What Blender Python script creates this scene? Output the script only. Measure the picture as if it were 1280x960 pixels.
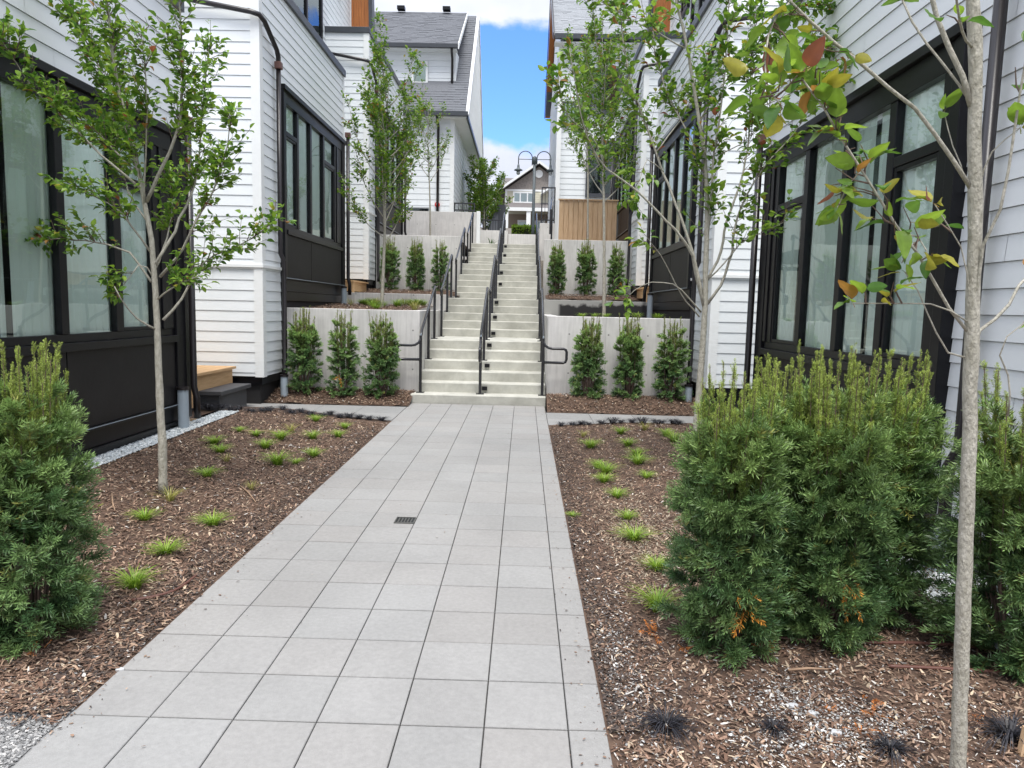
import bpy, bmesh, math, random
import numpy as np
from mathutils import Vector, Matrix, noise
for o in list(bpy.data.objects): bpy.data.objects.remove(o)
S = bpy.context.scene
C = S.collection
RAD = math.radians
# ------------------------------------------------------------------ camera
EYE = 1.6; FPX = 885.0
TH = RAD(6.0834); PS = RAD(0.8262); RO = .023
CM = Matrix.Rotation(PS, 3, 'Z') @ Matrix.Rotation(math.pi/2-TH, 3, 'X') @ Matrix.Rotation(RO, 3, 'Z')
cam = bpy.data.cameras.new('camera'); camo = bpy.data.objects.new('camera', cam); C.objects.link(camo)
camo.matrix_world = Matrix.Translation((0, 0, EYE)) @ CM.to_4x4()
cam.sensor_fit = 'HORIZONTAL'; cam.sensor_width = 36; cam.lens = FPX/1280*36
cam.clip_start = .05; cam.clip_end = 3000
S.camera = camo
# ------------------------------------------------------------------ world
SUN_EL, SUN_AZ = RAD(68), RAD(178)
w = bpy.data.worlds.new('World'); S.world = w; w.use_nodes = True
nt = w.node_tree; nt.nodes.clear()
N = nt.nodes.new; L = nt.links.new
out = N('ShaderNodeOutputWorld'); bg = N('ShaderNodeBackground'); L(bg.outputs[0], out.inputs[0])
bg.inputs[1].default_value = .11
sky = N('ShaderNodeTexSky'); sky.sky_type = 'NISHITA'; sky.sun_disc = False
sky.sun_elevation = SUN_EL; sky.sun_rotation = SUN_AZ; sky.air_density = 1.0; sky.dust_density = .3; sky.ozone_density = 3
tc = N('ShaderNodeTexCoord'); sep = N('ShaderNodeSeparateXYZ'); L(tc.outputs['Generated'], sep.inputs[0])
def M_(op, a=None, b=None, c=None, clamp=False):
    n = N('ShaderNodeMath'); n.operation = op; n.use_clamp = clamp
    for i, v in enumerate((a, b, c)):
        if v is None: continue
        if isinstance(v, (int, float)): n.inputs[i].default_value = v
        else: L(v, n.inputs[i])
    return n.outputs[0]
mp = N('ShaderNodeMapping'); L(tc.outputs['Generated'], mp.inputs[0]); mp.inputs['Scale'].default_value = (1, 1, 1.6)
n1 = N('ShaderNodeTexNoise'); L(mp.outputs[0], n1.inputs['Vector']); n1.inputs['Scale'].default_value = 5.5; n1.inputs['Detail'].default_value = 9; n1.inputs['Roughness'].default_value = .58
# a gap of blue between the high grey layer and the low cumulus
el = sep.outputs[2]
gap = M_('SUBTRACT', 1.0, M_('MULTIPLY', M_('ABSOLUTE', M_('SUBTRACT', el, .288)), 9.5), clamp=True)
gapx = M_('SUBTRACT', 1.25, M_('MULTIPLY', M_('ABSOLUTE', M_('SUBTRACT', sep.outputs[0], .03)), 2.0), clamp=True)
front = M_('MULTIPLY', M_('ADD', sep.outputs[1], 0), 1.5, clamp=True)
g = M_('MULTIPLY', M_('MULTIPLY', gap, gapx), front)
cl = M_('ADD', M_('MULTIPLY', M_('SUBTRACT', n1.outputs[0], .5), 2.6), M_('SUBTRACT', 1.05, M_('MULTIPLY', g, 2.0)))
ramp = N('ShaderNodeMapRange'); ramp.interpolation_type = 'SMOOTHSTEP'; L(cl, ramp.inputs[0]); ramp.inputs[1].default_value = .22; ramp.inputs[2].default_value = .60
n2 = N('ShaderNodeTexNoise'); L(mp.outputs[0], n2.inputs['Vector']); n2.inputs['Scale'].default_value = 7; n2.inputs['Detail'].default_value = 6
cr = N('ShaderNodeMapRange'); L(n2.outputs[0], cr.inputs[0]); cr.inputs[1].default_value = .3; cr.inputs[2].default_value = .7
cc = N('ShaderNodeMix'); cc.data_type = 'RGBA'; L(cr.outputs[0], cc.inputs[0])
cc.inputs[6].default_value = (3.3, 3.55, 4.5, 1); cc.inputs[7].default_value = (4.9, 5.1, 5.6, 1)
skt = N('ShaderNodeMix'); skt.data_type = 'RGBA'; skt.blend_type = 'MULTIPLY'; skt.inputs[0].default_value = 1; L(sky.outputs[0], skt.inputs[6]); skt.inputs[7].default_value = (.72, 1.02, 1.7, 1)
mx = N('ShaderNodeMix'); mx.data_type = 'RGBA'; L(ramp.outputs[0], mx.inputs[0]); L(skt.outputs[2], mx.inputs[6]); L(cc.outputs[2], mx.inputs[7])
# an overcast sky is brighter overhead than near the horizon
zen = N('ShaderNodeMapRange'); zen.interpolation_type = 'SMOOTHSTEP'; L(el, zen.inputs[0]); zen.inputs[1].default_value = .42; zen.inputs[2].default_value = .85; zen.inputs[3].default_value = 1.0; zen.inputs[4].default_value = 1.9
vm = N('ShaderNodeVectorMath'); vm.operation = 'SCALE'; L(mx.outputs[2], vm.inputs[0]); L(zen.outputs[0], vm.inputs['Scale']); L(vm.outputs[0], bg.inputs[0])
# ------------------------------------------------------------------ sun
sl = bpy.data.lights.new('sun', 'SUN'); so = bpy.data.objects.new('sun', sl); C.objects.link(so)
sl.energy = 2.2; sl.angle = RAD(28); sl.color = (1, .96, .9)
sd = Vector((math.sin(SUN_AZ)*math.cos(SUN_EL), math.cos(SUN_AZ)*math.cos(SUN_EL), math.sin(SUN_EL)))
so.rotation_euler = sd.to_track_quat('Z', 'Y').to_euler()
S.view_settings.view_transform = 'Standard'; S.view_settings.look = 'None'
S.view_settings.exposure = .93; S.view_settings.gamma = 1
S.render.engine = 'CYCLES'
S.cycles.max_bounces = 8; S.cycles.diffuse_bounces = 4; S.cycles.transparent_max_bounces = 12
S.render.resolution_x = 1024; S.render.resolution_y = 768

# ------------------------------------------------------------------ pixel -> place helpers (measurement of the photograph)
def ray(x, y): return CM @ Vector(((x-640)/FPX, (480-y)/FPX, -1))
def aY(x, y, Y):
    d = ray(x, y); d = d*(Y/d.y); return Vector((d.x, d.y, d.z+EYE))
def aX(x, y, X):
    d = ray(x, y); d = d*(X/d.x); return Vector((d.x, d.y, d.z+EYE))
def aZ(x, y, z, s=0.0):
    d = ray(x, y); t = (z-EYE)/(d.z-s*d.y); d = d*t; return Vector((d.x, d.y, d.z+EYE))
# ------------------------------------------------------------------ materials
MATS = {}
def mat(name, col, rough=.7, var=0, vscale=6, bump=0, bscale=40, metal=0, spec=.5, col2=None, detail=6, stretch=None, vcol=False, trans=0, coat=0):
    if name in MATS: return MATS[name]
    m = bpy.data.materials.new(name); m.use_nodes = True; t = m.node_tree; b = t.nodes['Principled BSDF']
    b.inputs['Roughness'].default_value = rough; b.inputs['Metallic'].default_value = metal; b.inputs['Specular IOR Level'].default_value = spec
    b.inputs['Coat Weight'].default_value = coat
    b.inputs['Base Color'].default_value = (*col, 1)
    src = None
    tcn = t.nodes.new('ShaderNodeTexCoord'); vec = tcn.outputs['Object']
    if stretch:
        mpn = t.nodes.new('ShaderNodeMapping'); mpn.inputs['Scale'].default_value = stretch; t.links.new(vec, mpn.inputs[0]); vec = mpn.outputs[0]
    if vcol:
        a = t.nodes.new('ShaderNodeVertexColor'); a.layer_name = 'col'; src = a.outputs[0]
    if var:
        n = t.nodes.new('ShaderNodeTexNoise'); n.inputs['Scale'].default_value = vscale; n.inputs['Detail'].default_value = detail; n.inputs['Roughness'].default_value = .62
        t.links.new(vec, n.inputs['Vector'])
        mr = t.nodes.new('ShaderNodeMapRange'); t.links.new(n.outputs[0], mr.inputs[0]); mr.inputs[1].default_value = .3; mr.inputs[2].default_value = .7
        mxn = t.nodes.new('ShaderNodeMix'); mxn.data_type = 'RGBA'; t.links.new(mr.outputs[0], mxn.inputs[0])
        if src is None:
            c2 = col2 or tuple(c*(1-var) for c in col)
            mxn.inputs[6].default_value = (*col, 1); mxn.inputs[7].default_value = (*c2, 1); src = mxn.outputs[2]
        else:
            mu = t.nodes.new('ShaderNodeMix'); mu.data_type = 'RGBA'; mu.blend_type = 'MULTIPLY'; mu.inputs[0].default_value = 1
            mxn.inputs[6].default_value = (1, 1, 1, 1); v = 1-var; mxn.inputs[7].default_value = (v, v, v, 1)
            t.links.new(src, mu.inputs[6]); t.links.new(mxn.outputs[2], mu.inputs[7]); src = mu.outputs[2]
    if src is not None: t.links.new(src, b.inputs['Base Color'])
    if bump:
        n = t.nodes.new('ShaderNodeTexNoise'); n.inputs['Scale'].default_value = bscale; n.inputs['Detail'].default_value = 8
        t.links.new(vec, n.inputs['Vector'])
        bp = t.nodes.new('ShaderNodeBump'); bp.inputs['Strength'].default_value = bump; bp.inputs['Distance'].default_value = .01
        t.links.new(n.outputs[0], bp.inputs['Height']); t.links.new(bp.outputs[0], b.inputs['Normal'])
    if trans:
        tr = t.nodes.new('ShaderNodeBsdfTranslucent'); ms = t.nodes.new('ShaderNodeMixShader'); ms.inputs[0].default_value = trans
        t.links.new(src, tr.inputs[0]); t.links.new(b.outputs[0], ms.inputs[1]); t.links.new(tr.outputs[0], ms.inputs[2])
        t.links.new(ms.outputs[0], t.nodes['Material Output'].inputs[0])
    MATS[name] = m; return m
SID = mat('white_siding', (.80, .83, .84), .55, .05, 1.7, .015, 60, col2=(.74, .78, .79), stretch=(1, .35, 2.5))
TRIM = mat('white_trim', (.82, .84, .83), .5, .05, 3)
BLK = mat('black_metal', (.0075, .0075, .0095), .34, .2, 5, .03, 30, spec=.3)
PNL = mat('black_panel', (.0105, .0095, .010), .5, .35, 2.2, .12, 18, col2=(.019, .0175, .0185), spec=.3)
CAPM = mat('dark_flashing', (.055, .062, .072), .38, .15, 4)
DKC = mat('dark_foundation', (.016, .015, .016), .85, .3, 3, .3, 12)
PIPE = mat('brown_black_pipe', (.016, .013, .014), .3, .2, 5)
COP = mat('pipe_bracket', (.16, .075, .06), .5, .3, 20)
STP = mat('grey_plastic', (.33, .39, .44), .45, .12, 6)
RAIL = mat('black_rail', (.02, .02, .023), .22, .1, 8, coat=.3)
CONC = mat('concrete', (.68, .665, .64), .85, .2, 1.6, .3, 9, col2=(.50, .49, .47), detail=12)
STEP = mat('stair_concrete', (.56, .555, .495), .88, .2, 3.0, .4, 14, col2=(.40, .395, .345), detail=14)
PAV = mat('paver', (.4, .4, .4), .85, .16, 45, .25, 160, vcol=True, detail=12)
def dirt(m, sc=1.1, lo=.86, spots=True):
    t = m.node_tree; bb = t.nodes['Principled BSDF']; src = bb.inputs['Base Color'].links[0].from_socket
    g = t.nodes.new('ShaderNodeTexCoord'); nz = t.nodes.new('ShaderNodeTexNoise'); nz.inputs['Scale'].default_value = sc; nz.inputs['Detail'].default_value = 10; nz.inputs['Roughness'].default_value = .7; nz.inputs['Distortion'].default_value = .6
    t.links.new(g.outputs['Object'], nz.inputs[0]); mr = t.nodes.new('ShaderNodeMapRange'); t.links.new(nz.outputs[0], mr.inputs[0]); mr.inputs[1].default_value = .35; mr.inputs[2].default_value = .62; mr.inputs[3].default_value = lo; mr.inputs[4].default_value = 1.04
    f = mr.outputs[0]
    if spots:
        vo = t.nodes.new('ShaderNodeTexVoronoi'); vo.inputs['Scale'].default_value = 3.3; t.links.new(g.outputs['Object'], vo.inputs[0])
        ls = t.nodes.new('ShaderNodeMapRange'); t.links.new(vo.outputs[0], ls.inputs[0]); ls.inputs[1].default_value = .018; ls.inputs[2].default_value = .04; ls.inputs[3].default_value = .6; ls.inputs[4].default_value = 1
        mu = t.nodes.new('ShaderNodeMath'); mu.operation = 'MULTIPLY'; t.links.new(f, mu.inputs[0]); t.links.new(ls.outputs[0], mu.inputs[1]); f = mu.outputs[0]
    v = t.nodes.new('ShaderNodeVectorMath'); v.operation = 'SCALE'; t.links.new(src, v.inputs[0]); t.links.new(f, v.inputs['Scale']); t.links.new(v.outputs[0], bb.inputs['Base Color'])
dirt(PAV, 1.1, .91); dirt(STEP, 2.4, .82, False)
JNT = mat('joint', (.05, .048, .045), .95)
SOIL = mat('mulch_soil', (.13, .08, .052), .95, .5, 9, .8, 45, col2=(.045, .028, .02), detail=12)
GRV = mat('gravel_bed', (.33, .33, .325), .9, .4, 60, .9, 120, col2=(.17, .17, .165), detail=10)
WOOD = mat('cedar', (.74, .53, .33), .7, .35, 5, .2, 30, stretch=(9, 9, .6), col2=(.56, .36, .20))
WOODH = mat('cedar_deck', (.64, .42, .22), .7, .35, 5, .2, 30, stretch=(6, .8, 8), col2=(.50, .30, .14))
STAIN = mat('stained_wood', (.48, .17, .035), .5, .45, 4, .1, 30, stretch=(14, 14, .5), col2=(.26, .08, .018))
SHN = mat('shingle', (.165, .175, .19), .92, .5, 9, .8, 25, col2=(.09, .095, .105), stretch=(1, 1, 3))
BARK = mat('young_bark', (.50, .48, .41), .85, .4, 55, .9, 130, col2=(.27, .255, .20), stretch=(1, 1, .45), detail=12)
TWIG = mat('twig', (.16, .11, .085), .8, .3, 30)
LEAF = mat('leaf', (.1, .2, .03), .42, .15, 30, vcol=True, trans=.42)
NEED = mat('needle', (.05, .1, .03), .45, vcol=True, trans=.12)
CHIP = mat('chip', (.2, .1, .05), .9, vcol=True, var=.3, vscale=80)
GRASS = mat('blade', (.1, .2, .02), .5, vcol=True, trans=.25)
HOSE = mat('drip_hose', (.12, .05, .035), .5)
BEIGE = mat('beige_siding', (.62, .60, .47), .7, .08, 3)
BRN = mat('brown_shingle_wall', (.30, .27, .245), .9, .4, 9, .4, 30)
def glassmat():
    m = bpy.data.materials.new('window_glass'); m.use_nodes = True; t = m.node_tree; t.nodes.clear()
    o = t.nodes.new('ShaderNodeOutputMaterial'); ms = t.nodes.new('ShaderNodeMixShader')
    tr = t.nodes.new('ShaderNodeBsdfTransparent'); tr.inputs[0].default_value = (.93, 1.0, .975, 1)
    gl = t.nodes.new('ShaderNodeBsdfGlossy'); gl.inputs['Roughness'].default_value = .01; gl.inputs[0].default_value = (.9, 1, .97, 1)
    fr = t.nodes.new('ShaderNodeFresnel'); fr.inputs[0].default_value = 1.32
    mr = t.nodes.new('ShaderNodeMapRange'); mr.inputs[3].default_value = .13; mr.inputs[4].default_value = 1
    nz = t.nodes.new('ShaderNodeTexNoise'); nz.inputs['Scale'].default_value = .9; tcn = t.nodes.new('ShaderNodeTexCoord'); t.links.new(tcn.outputs['Object'], nz.inputs[0])
    bp = t.nodes.new('ShaderNodeBump'); bp.inputs['Strength'].default_value = .05; bp.inputs['Distance'].default_value = .1
    t.links.new(nz.outputs[0], bp.inputs['Height']); t.links.new(bp.outputs[0], gl.inputs['Normal'])
    t.links.new(fr.outputs[0], mr.inputs[0]); t.links.new(mr.outputs[0], ms.inputs[0]); t.links.new(tr.outputs[0], ms.inputs[1]); t.links.new(gl.outputs[0], ms.inputs[2])
    t.links.new(ms.outputs[0], o.inputs[0]); return m
GLASS = glassmat()
BLIND = mat('blind', (.90, .95, .92), .8, .12, 1.2)
DKIN = mat('dark_interior', (.05, .055, .06), .9)
# ------------------------------------------------------------------ mesh builders
class MB:
    def __init__(s): s.v = []; s.f = []
    def quad(s, *p):
        n = len(s.v); s.v += [tuple(q) for q in p]; s.f.append(tuple(range(n, n+len(p))))
    def box(s, x0, x1, y0, y1, z0, z1):
        x0, x1 = min(x0, x1), max(x0, x1); y0, y1 = min(y0, y1), max(y0, y1); z0, z1 = min(z0, z1), max(z0, z1)
        n = len(s.v)
        s.v += [(x0,y0,z0),(x1,y0,z0),(x1,y1,z0),(x0,y1,z0),(x0,y0,z1),(x1,y0,z1),(x1,y1,z1),(x0,y1,z1)]
        s.f += [tuple(n+i for i in q) for q in ((0,3,2,1),(4,5,6,7),(0,1,5,4),(1,2,6,5),(2,3,7,6),(3,0,4,7))]
        return s
    def prism(s, poly, a, b):  # poly: list of points (Vector) ; extruded by vector b-a
        n = len(s.v); k = len(poly); d = Vector(b)-Vector(a)
        s.v += [tuple(Vector(p)) for p in poly] + [tuple(Vector(p)+d) for p in poly]
        s.f.append(tuple(n+i for i in range(k))[::-1]); s.f.append(tuple(n+k+i for i in range(k)))
        for i in range(k): j = (i+1) % k; s.f.append((n+i, n+j, n+k+j, n+k+i))
        return s
    def tube(s, pts, r, seg=8, cap=True):
        pts = [Vector(p) for p in pts]; n0 = len(s.v); m = len(pts)
        rs = r if isinstance(r, (list, tuple)) else [r]*m
        up = None
        for i, p in enumerate(pts):
            d = (pts[min(i+1, m-1)]-pts[max(i-1, 0)]).normalized()
            if up is None: up = d.orthogonal().normalized()
            up = (up-d*up.dot(d))
            up = up.normalized() if up.length > 1e-6 else d.orthogonal().normalized()
            b = d.cross(up)
            for k in range(seg):
                a = 2*math.pi*k/seg; s.v.append(tuple(p+(up*math.cos(a)+b*math.sin(a))*rs[i]))
        for i in range(m-1):
            for k in range(seg):
                a = n0+i*seg+k; b2 = n0+i*seg+(k+1) % seg; s.f.append((a, b2, b2+seg, a+seg))
        if cap:
            s.f.append(tuple(n0+k for k in range(seg))[::-1]); s.f.append(tuple(n0+(m-1)*seg+k for k in range(seg)))
        return s
    def build(s, name, m, parent=None, smooth=False, bevel=0, recalc=False):
        me = bpy.data.meshes.new(name); me.from_pydata(s.v, [], s.f); me.materials.append(m); me.shade_flat()
        if recalc or bevel:
            b = bmesh.new(); b.from_mesh(me)
            if recalc: bmesh.ops.recalc_face_normals(b, faces=b.faces)
            b.to_mesh(me); b.free()
        if smooth:
            me.shade_smooth()
        o = bpy.data.objects.new(name, me); C.objects.link(o)
        if bevel:
            md = o.modifiers.new('bev', 'BEVEL'); md.width = bevel; md.segments = 2; md.limit_method = 'ANGLE'
        if parent: o.parent = parent
        return o
def split_build(mb, name, m, parent=None, **kw):
    par = list(range(len(mb.v)))
    def find(a):
        while par[a] != a: par[a] = par[par[a]]; a = par[a]
        return a
    for f in mb.f:
        r = find(f[0])
        for q in f[1:]: par[find(q)] = r
    groups = {}
    for f in mb.f: groups.setdefault(find(f[0]), []).append(f)
    for fs in groups.values():
        ids = sorted({i for f in fs for i in f}); mp_ = {i: k for k, i in enumerate(ids)}
        b2 = MB(); b2.v = [mb.v[i] for i in ids]; b2.f = [tuple(mp_[i] for i in f) for f in fs]; b2.build(name, m, parent, **kw)
def npmesh(name, V, F, m, col=None, parent=None, smooth=False):
    V = np.asarray(V, np.float32).reshape(-1, 3); F = np.asarray(F, np.int32); k = F.shape[1]
    me = bpy.data.meshes.new(name); me.vertices.add(len(V)); me.vertices.foreach_set('co', V.ravel())
    me.loops.add(F.size); me.loops.foreach_set('vertex_index', F.ravel())
    me.polygons.add(len(F)); me.polygons.foreach_set('loop_start', np.arange(len(F), dtype=np.int32)*k)
    me.polygons.foreach_set('use_smooth', np.full(len(F), bool(smooth)))
    me.update(calc_edges=True)
    if col is not None:
        ca = me.color_attributes.new('col', 'FLOAT_COLOR', 'POINT')
        cc4 = np.ones((len(V), 4), np.float32); cc4[:, :3] = col; ca.data.foreach_set('color', cc4.ravel())
    me.materials.append(m)
    o = bpy.data.objects.new(name, me); C.objects.link(o)
    if parent: o.parent = parent
    return o
def tag(o, label=None, cat=None, group=None, kind=None):
    if label: o['label'] = label
    if cat: o['category'] = cat
    if group: o['group'] = group
    if kind: o['kind'] = kind
    return o
def thing(name, label, cat, loc=(0, 0, 0), group=None):
    o = bpy.data.objects.new(name, None); C.objects.link(o); o.location = loc; o.empty_display_size = .1
    return tag(o, label, cat, group)
def reloc(o, kids=None):   # shift children so that an Empty placed off the origin does not move them
    for ch in [c for c in bpy.data.objects if c.parent == o]:
        ch.location = ch.location-Vector(o.location)
def dup(root, loc, rz=0, sc=None, label=None):
    def cp(o, par):
        c = o.copy(); C.objects.link(c)
        if par: c.parent = par
        for ch in [x for x in KIDS[o.name]]: cp(ch, c)
        return c
    r = cp(root, None); r.location = loc; r.rotation_euler = (0, 0, rz)
    if sc: r.scale = sc
    if label: r['label'] = label
    return r
class _K(dict):
    def __missing__(s, k):
        s[k] = [c for c in bpy.data.objects if c.parent and c.parent.name == k]; return s[k]
KIDS = _K()
rng = np.random.default_rng(7)
SL = .0124
def pz(y): return SL*y
LX0, LX1 = -1.685, .35           # paved walk edges
def sm(t): t = max(0, min(1, t)); return t*t*(3-2*t)
def bedz(x, y):
    yy = min(y, 11)
    if x < LX0+.01: return pz(yy)-.004+.13*sm((LX0-x)/1.7)+.012*sm((LX0-x)/.15)
    if x > LX1-.01: return pz(yy)-.004+.06*sm((x-LX1)/1.2)+.012*sm((x-LX1)/.12)
    return pz(yy)-.03

# ================================================================== SETTING
def struct(o): return tag(o, kind='structure')
# terrain
def terr(x, y):
    if y < 10.9: return SL*y-.16
    if y < 24.6: return -.05+(y-10.9)/13.7*(3.6-.1)
    return 3.45+min((y-24.6)*.13, 3.0)+max(0, min(1, (y-24.6)/1.5))*.45
ys = [-300, -60, -10, 0, 5, 9, 10.9, 14, 17.5, 21, 24, 24.6, 25.5, 27, 30, 35, 40, 47, 60, 120, 400, 1200]
xs = [-900, -200, -60, -20, -8, -4, -1.7, 0, .4, 3, 8, 20, 60, 200, 900]
V = [(x, y, terr(x, y)) for y in ys for x in xs]; nx = len(xs)
F = [(j*nx+i, j*nx+i+1, (j+1)*nx+i+1, (j+1)*nx+i) for j in range(len(ys)-1) for i in range(nx-1)]
struct(npmesh('terrain', V, F, mat('terrain_mat', (.17, .15, .12), .95, .4, .6, .5, 4)))
# paved walk: real pavers with open joints over a dark bedding
tv, tf, tcol = [], [], []
jx = [LX0, -1.380, -1.063, -.746, -.429, -.112, .205, LX1]
P0 = 2.512-.328*12
def addtile(x0, x1, y0, y1, zf, g=.0022):
    n = len(tv); e = .006; dz = random.uniform(-.001, .001)
    a = (x0+g, x1-g, y0+.0042, y1-.0042)
    for (xx, yy, t) in ((a[0], a[2], 1), (a[1], a[2], 1), (a[1], a[3], 1), (a[0], a[3], 1)):
        pass
    top = [(a[0]+e*.4, a[2]+e*.4), (a[1]-e*.4, a[2]+e*.4), (a[1]-e*.4, a[3]-e*.4), (a[0]+e*.4, a[3]-e*.4)]
    mid = [(a[0], a[2]), (a[1], a[2]), (a[1], a[3]), (a[0], a[3])]
    tv.extend([(x, y, zf(x, y)+dz) for x, y in top]); tv.extend([(x, y, zf(x, y)+dz-.003) for x, y in mid]); tv.extend([(x, y, zf(x, y)-.05) for x, y in mid])
    tf.append((n, n+1, n+2, n+3))
    for k in range(4):
        l = (k+1) % 4; tf.append((n+4+k, n+4+l, n+l, n+k)); tf.append((n+8+k, n+8+l, n+4+l, n+4+k))
    c = random.uniform(.283, .308); wv = random.uniform(-.003, .004)
    tcol.extend([(c+wv+.005, c, c-wv*.5-.012)]*12)
random.seed(3)
y = P0
zf = lambda x, y: pz(y)
while y < 10.66:
    y1 = min(y+.328, 10.675)
    for i in range(7): addtile(jx[i], jx[i+1], y, y1, zf)
    y += .328
struct(npmesh('paved_walk', tv, tf, PAV, tcol))
b = MB(); b.quad((LX0+.01, P0, pz(P0)-.02), (LX1-.01, P0, pz(P0)-.02), (LX1-.01, 10.7, pz(10.7)-.02), (LX0+.01, 10.7, pz(10.7)-.02)); struct(b.build('joint_bedding', JNT))
# side paths
for nm, xa, xb, ya, yb in (('side_path', -5.6, LX0, 9.1, 10.27), ('side_path', LX1, 5.0, 9.06, 10.05)):
    tv, tf, tcol = [], [], []
    yy = ya
    n = 2
    for r_ in range(n):
        h = (yb-ya)/n; x = xb if xa < -2 else xa; k = 0
        while (x > xa+.05) if xa < -2 else (x < xb-.05):
            x2 = x-.61 if xa < -2 else x+.61
            addtile(min(x, x2)+0.0, max(x, x2), ya+r_*h, ya+(r_+1)*h, lambda x, y: pz(y)+.004)
            x = x2
    tcol = [(c[0]*.93, c[1]*.94, c[2]*.95) for c in tcol]
    struct(npmesh(nm, tv, tf, PAV, tcol))
    b = MB(); b.quad((xa, ya, .085), (xb, ya, .085), (xb, yb, .1), (xa, yb, .1)); struct(b.build('path_bedding', JNT))
# planting beds (height-field sheets)
def sheet(name, x0, x1, y0, y1, hf, m, st=.05, amp=.012):
    nx_ = int((x1-x0)/st)+2; ny_ = int((y1-y0)/st)+2
    X = np.linspace(x0, x1, nx_); Y = np.linspace(y0, y1, ny_); V = np.zeros((ny_, nx_, 3), np.float32)
    for j, yv in enumerate(Y):
        for i, xv in enumerate(X):
            e = min(1, min(xv-x0, x1-xv, yv-y0+.1, y1-yv+.1)*12)
            V[j, i] = (xv, yv, hf(xv, yv)+amp*e*(noise.noise(Vector((xv*5, yv*5, 0)))+.6*noise.noise(Vector((xv*17, yv*17, 3)))))
    idx = np.arange(nx_*ny_).reshape(ny_, nx_)
    F = np.stack([idx[:-1, :-1], idx[:-1, 1:], idx[1:, 1:], idx[1:, :-1]], -1).reshape(-1, 4)
    return npmesh(name, V, F, m, smooth=True)
GY = 2.55
struct(sheet('mulch_bed', -3.75, LX0+.0035, GY, 9.1, bedz, SOIL))
struct(sheet('gravel_ground', -6.5, LX0+.0035, -2, GY+.02, lambda x, y: pz(y)-.006, GRV, .06, .006))
struct(sheet('mulch_bed', LX1-.0035, 2.66, .6, 9.05, bedz, SOIL))
struct(sheet('mulch_bed', -4.3, LX0+.02, 10.28, 11.06, lambda x, y: .14+.14*sm((y-10.3)/.6), SOIL, .04, .02))
struct(sheet('mulch_bed', LX1+.02, 2.9, 10.06, 11.06, lambda x, y: .13+.15*sm((y-10.1)/.5), SOIL, .04, .025))
struct(sheet('mulch_bed', -5.6, -3.95, 7.6, 9.1, lambda x, y: .2, SOIL, .06, .02))
# upper planter soil levels
struct(sheet('planter_soil', -3.74, -1.86, 11.22, 14.95, lambda x, y: 1.50+.1*sm((y-11.3)/3), SOIL, .07, .03))
struct(sheet('planter_soil', .56, 2.64, 11.22, 14.95, lambda x, y: 1.46, SOIL, .07, .03))
struct(sheet('planter_soil', -4.3, -1.5, 16.4, 17.75, lambda x, y: 1.86+.12*sm((y-16.4)), SOIL, .07, .03))
struct(sheet('planter_soil', .5, 2.9, 16.4, 17.75, lambda x, y: 1.84+.1*sm((y-16.4)), SOIL, .07, .03))
struct(sheet('planter_soil', -4.6, -1.6, 18.1, 23.4, lambda x, y: 3.25, SOIL, .15, .03))
struct(sheet('planter_soil', .6, 3.6, 18.1, 23.4, lambda x, y: 3.25, SOIL, .15, .03))

# ---- stairs
RI, TR, LN, Z0 = .1525, .32, 1.2, .12
SX0, SX1 = -1.62, .36
stepY = []; Yv = 10.68
for k in range(1, 23):
    if k > 1: Yv += TR
    if k in (7, 12, 18): Yv += LN
    stepY.append(Yv)
LEV = lambda k: Z0+RI*k
st = thing('concrete_staircase', 'long flight of pale concrete steps with landings between the terraces', 'stairs')
stepY.append(24.5)
for k in range(1, 23):
    b = MB(); y0 = stepY[k-1]; y1 = stepY[k]+.05; z = LEV(k)
    x0, x1 = (LX0-.01, LX1+.01) if k == 1 else (SX0, SX1)
    # nosing: chamfered front edge and slightly raked riser
    prof = [(y0+.012, z-RI-.12), (y0, z-.012), (y0+.012, z), (y1, z), (y1, z-RI-.12)]
    b.prism([(x0, p[0], p[1]) for p in prof], (0, 0, 0), (x1-x0, 0, 0))
    b.build('landing' if k in (6, 11, 17, 22) else 'step', STEP, st, recalc=True)
for k in (2, 4, 6, 7, 9, 11, 13, 14, 16, 18, 20, 22):
    if k == 13: continue
    y0 = stepY[k-1]; z = LEV(k)-.075
    b = MB(); cx = -.585
    b.box(cx-.04, cx+.04, y0-.03, y0+.02, z-.03, z+.03)
    b.build('riser_light', BLK, st)

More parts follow.
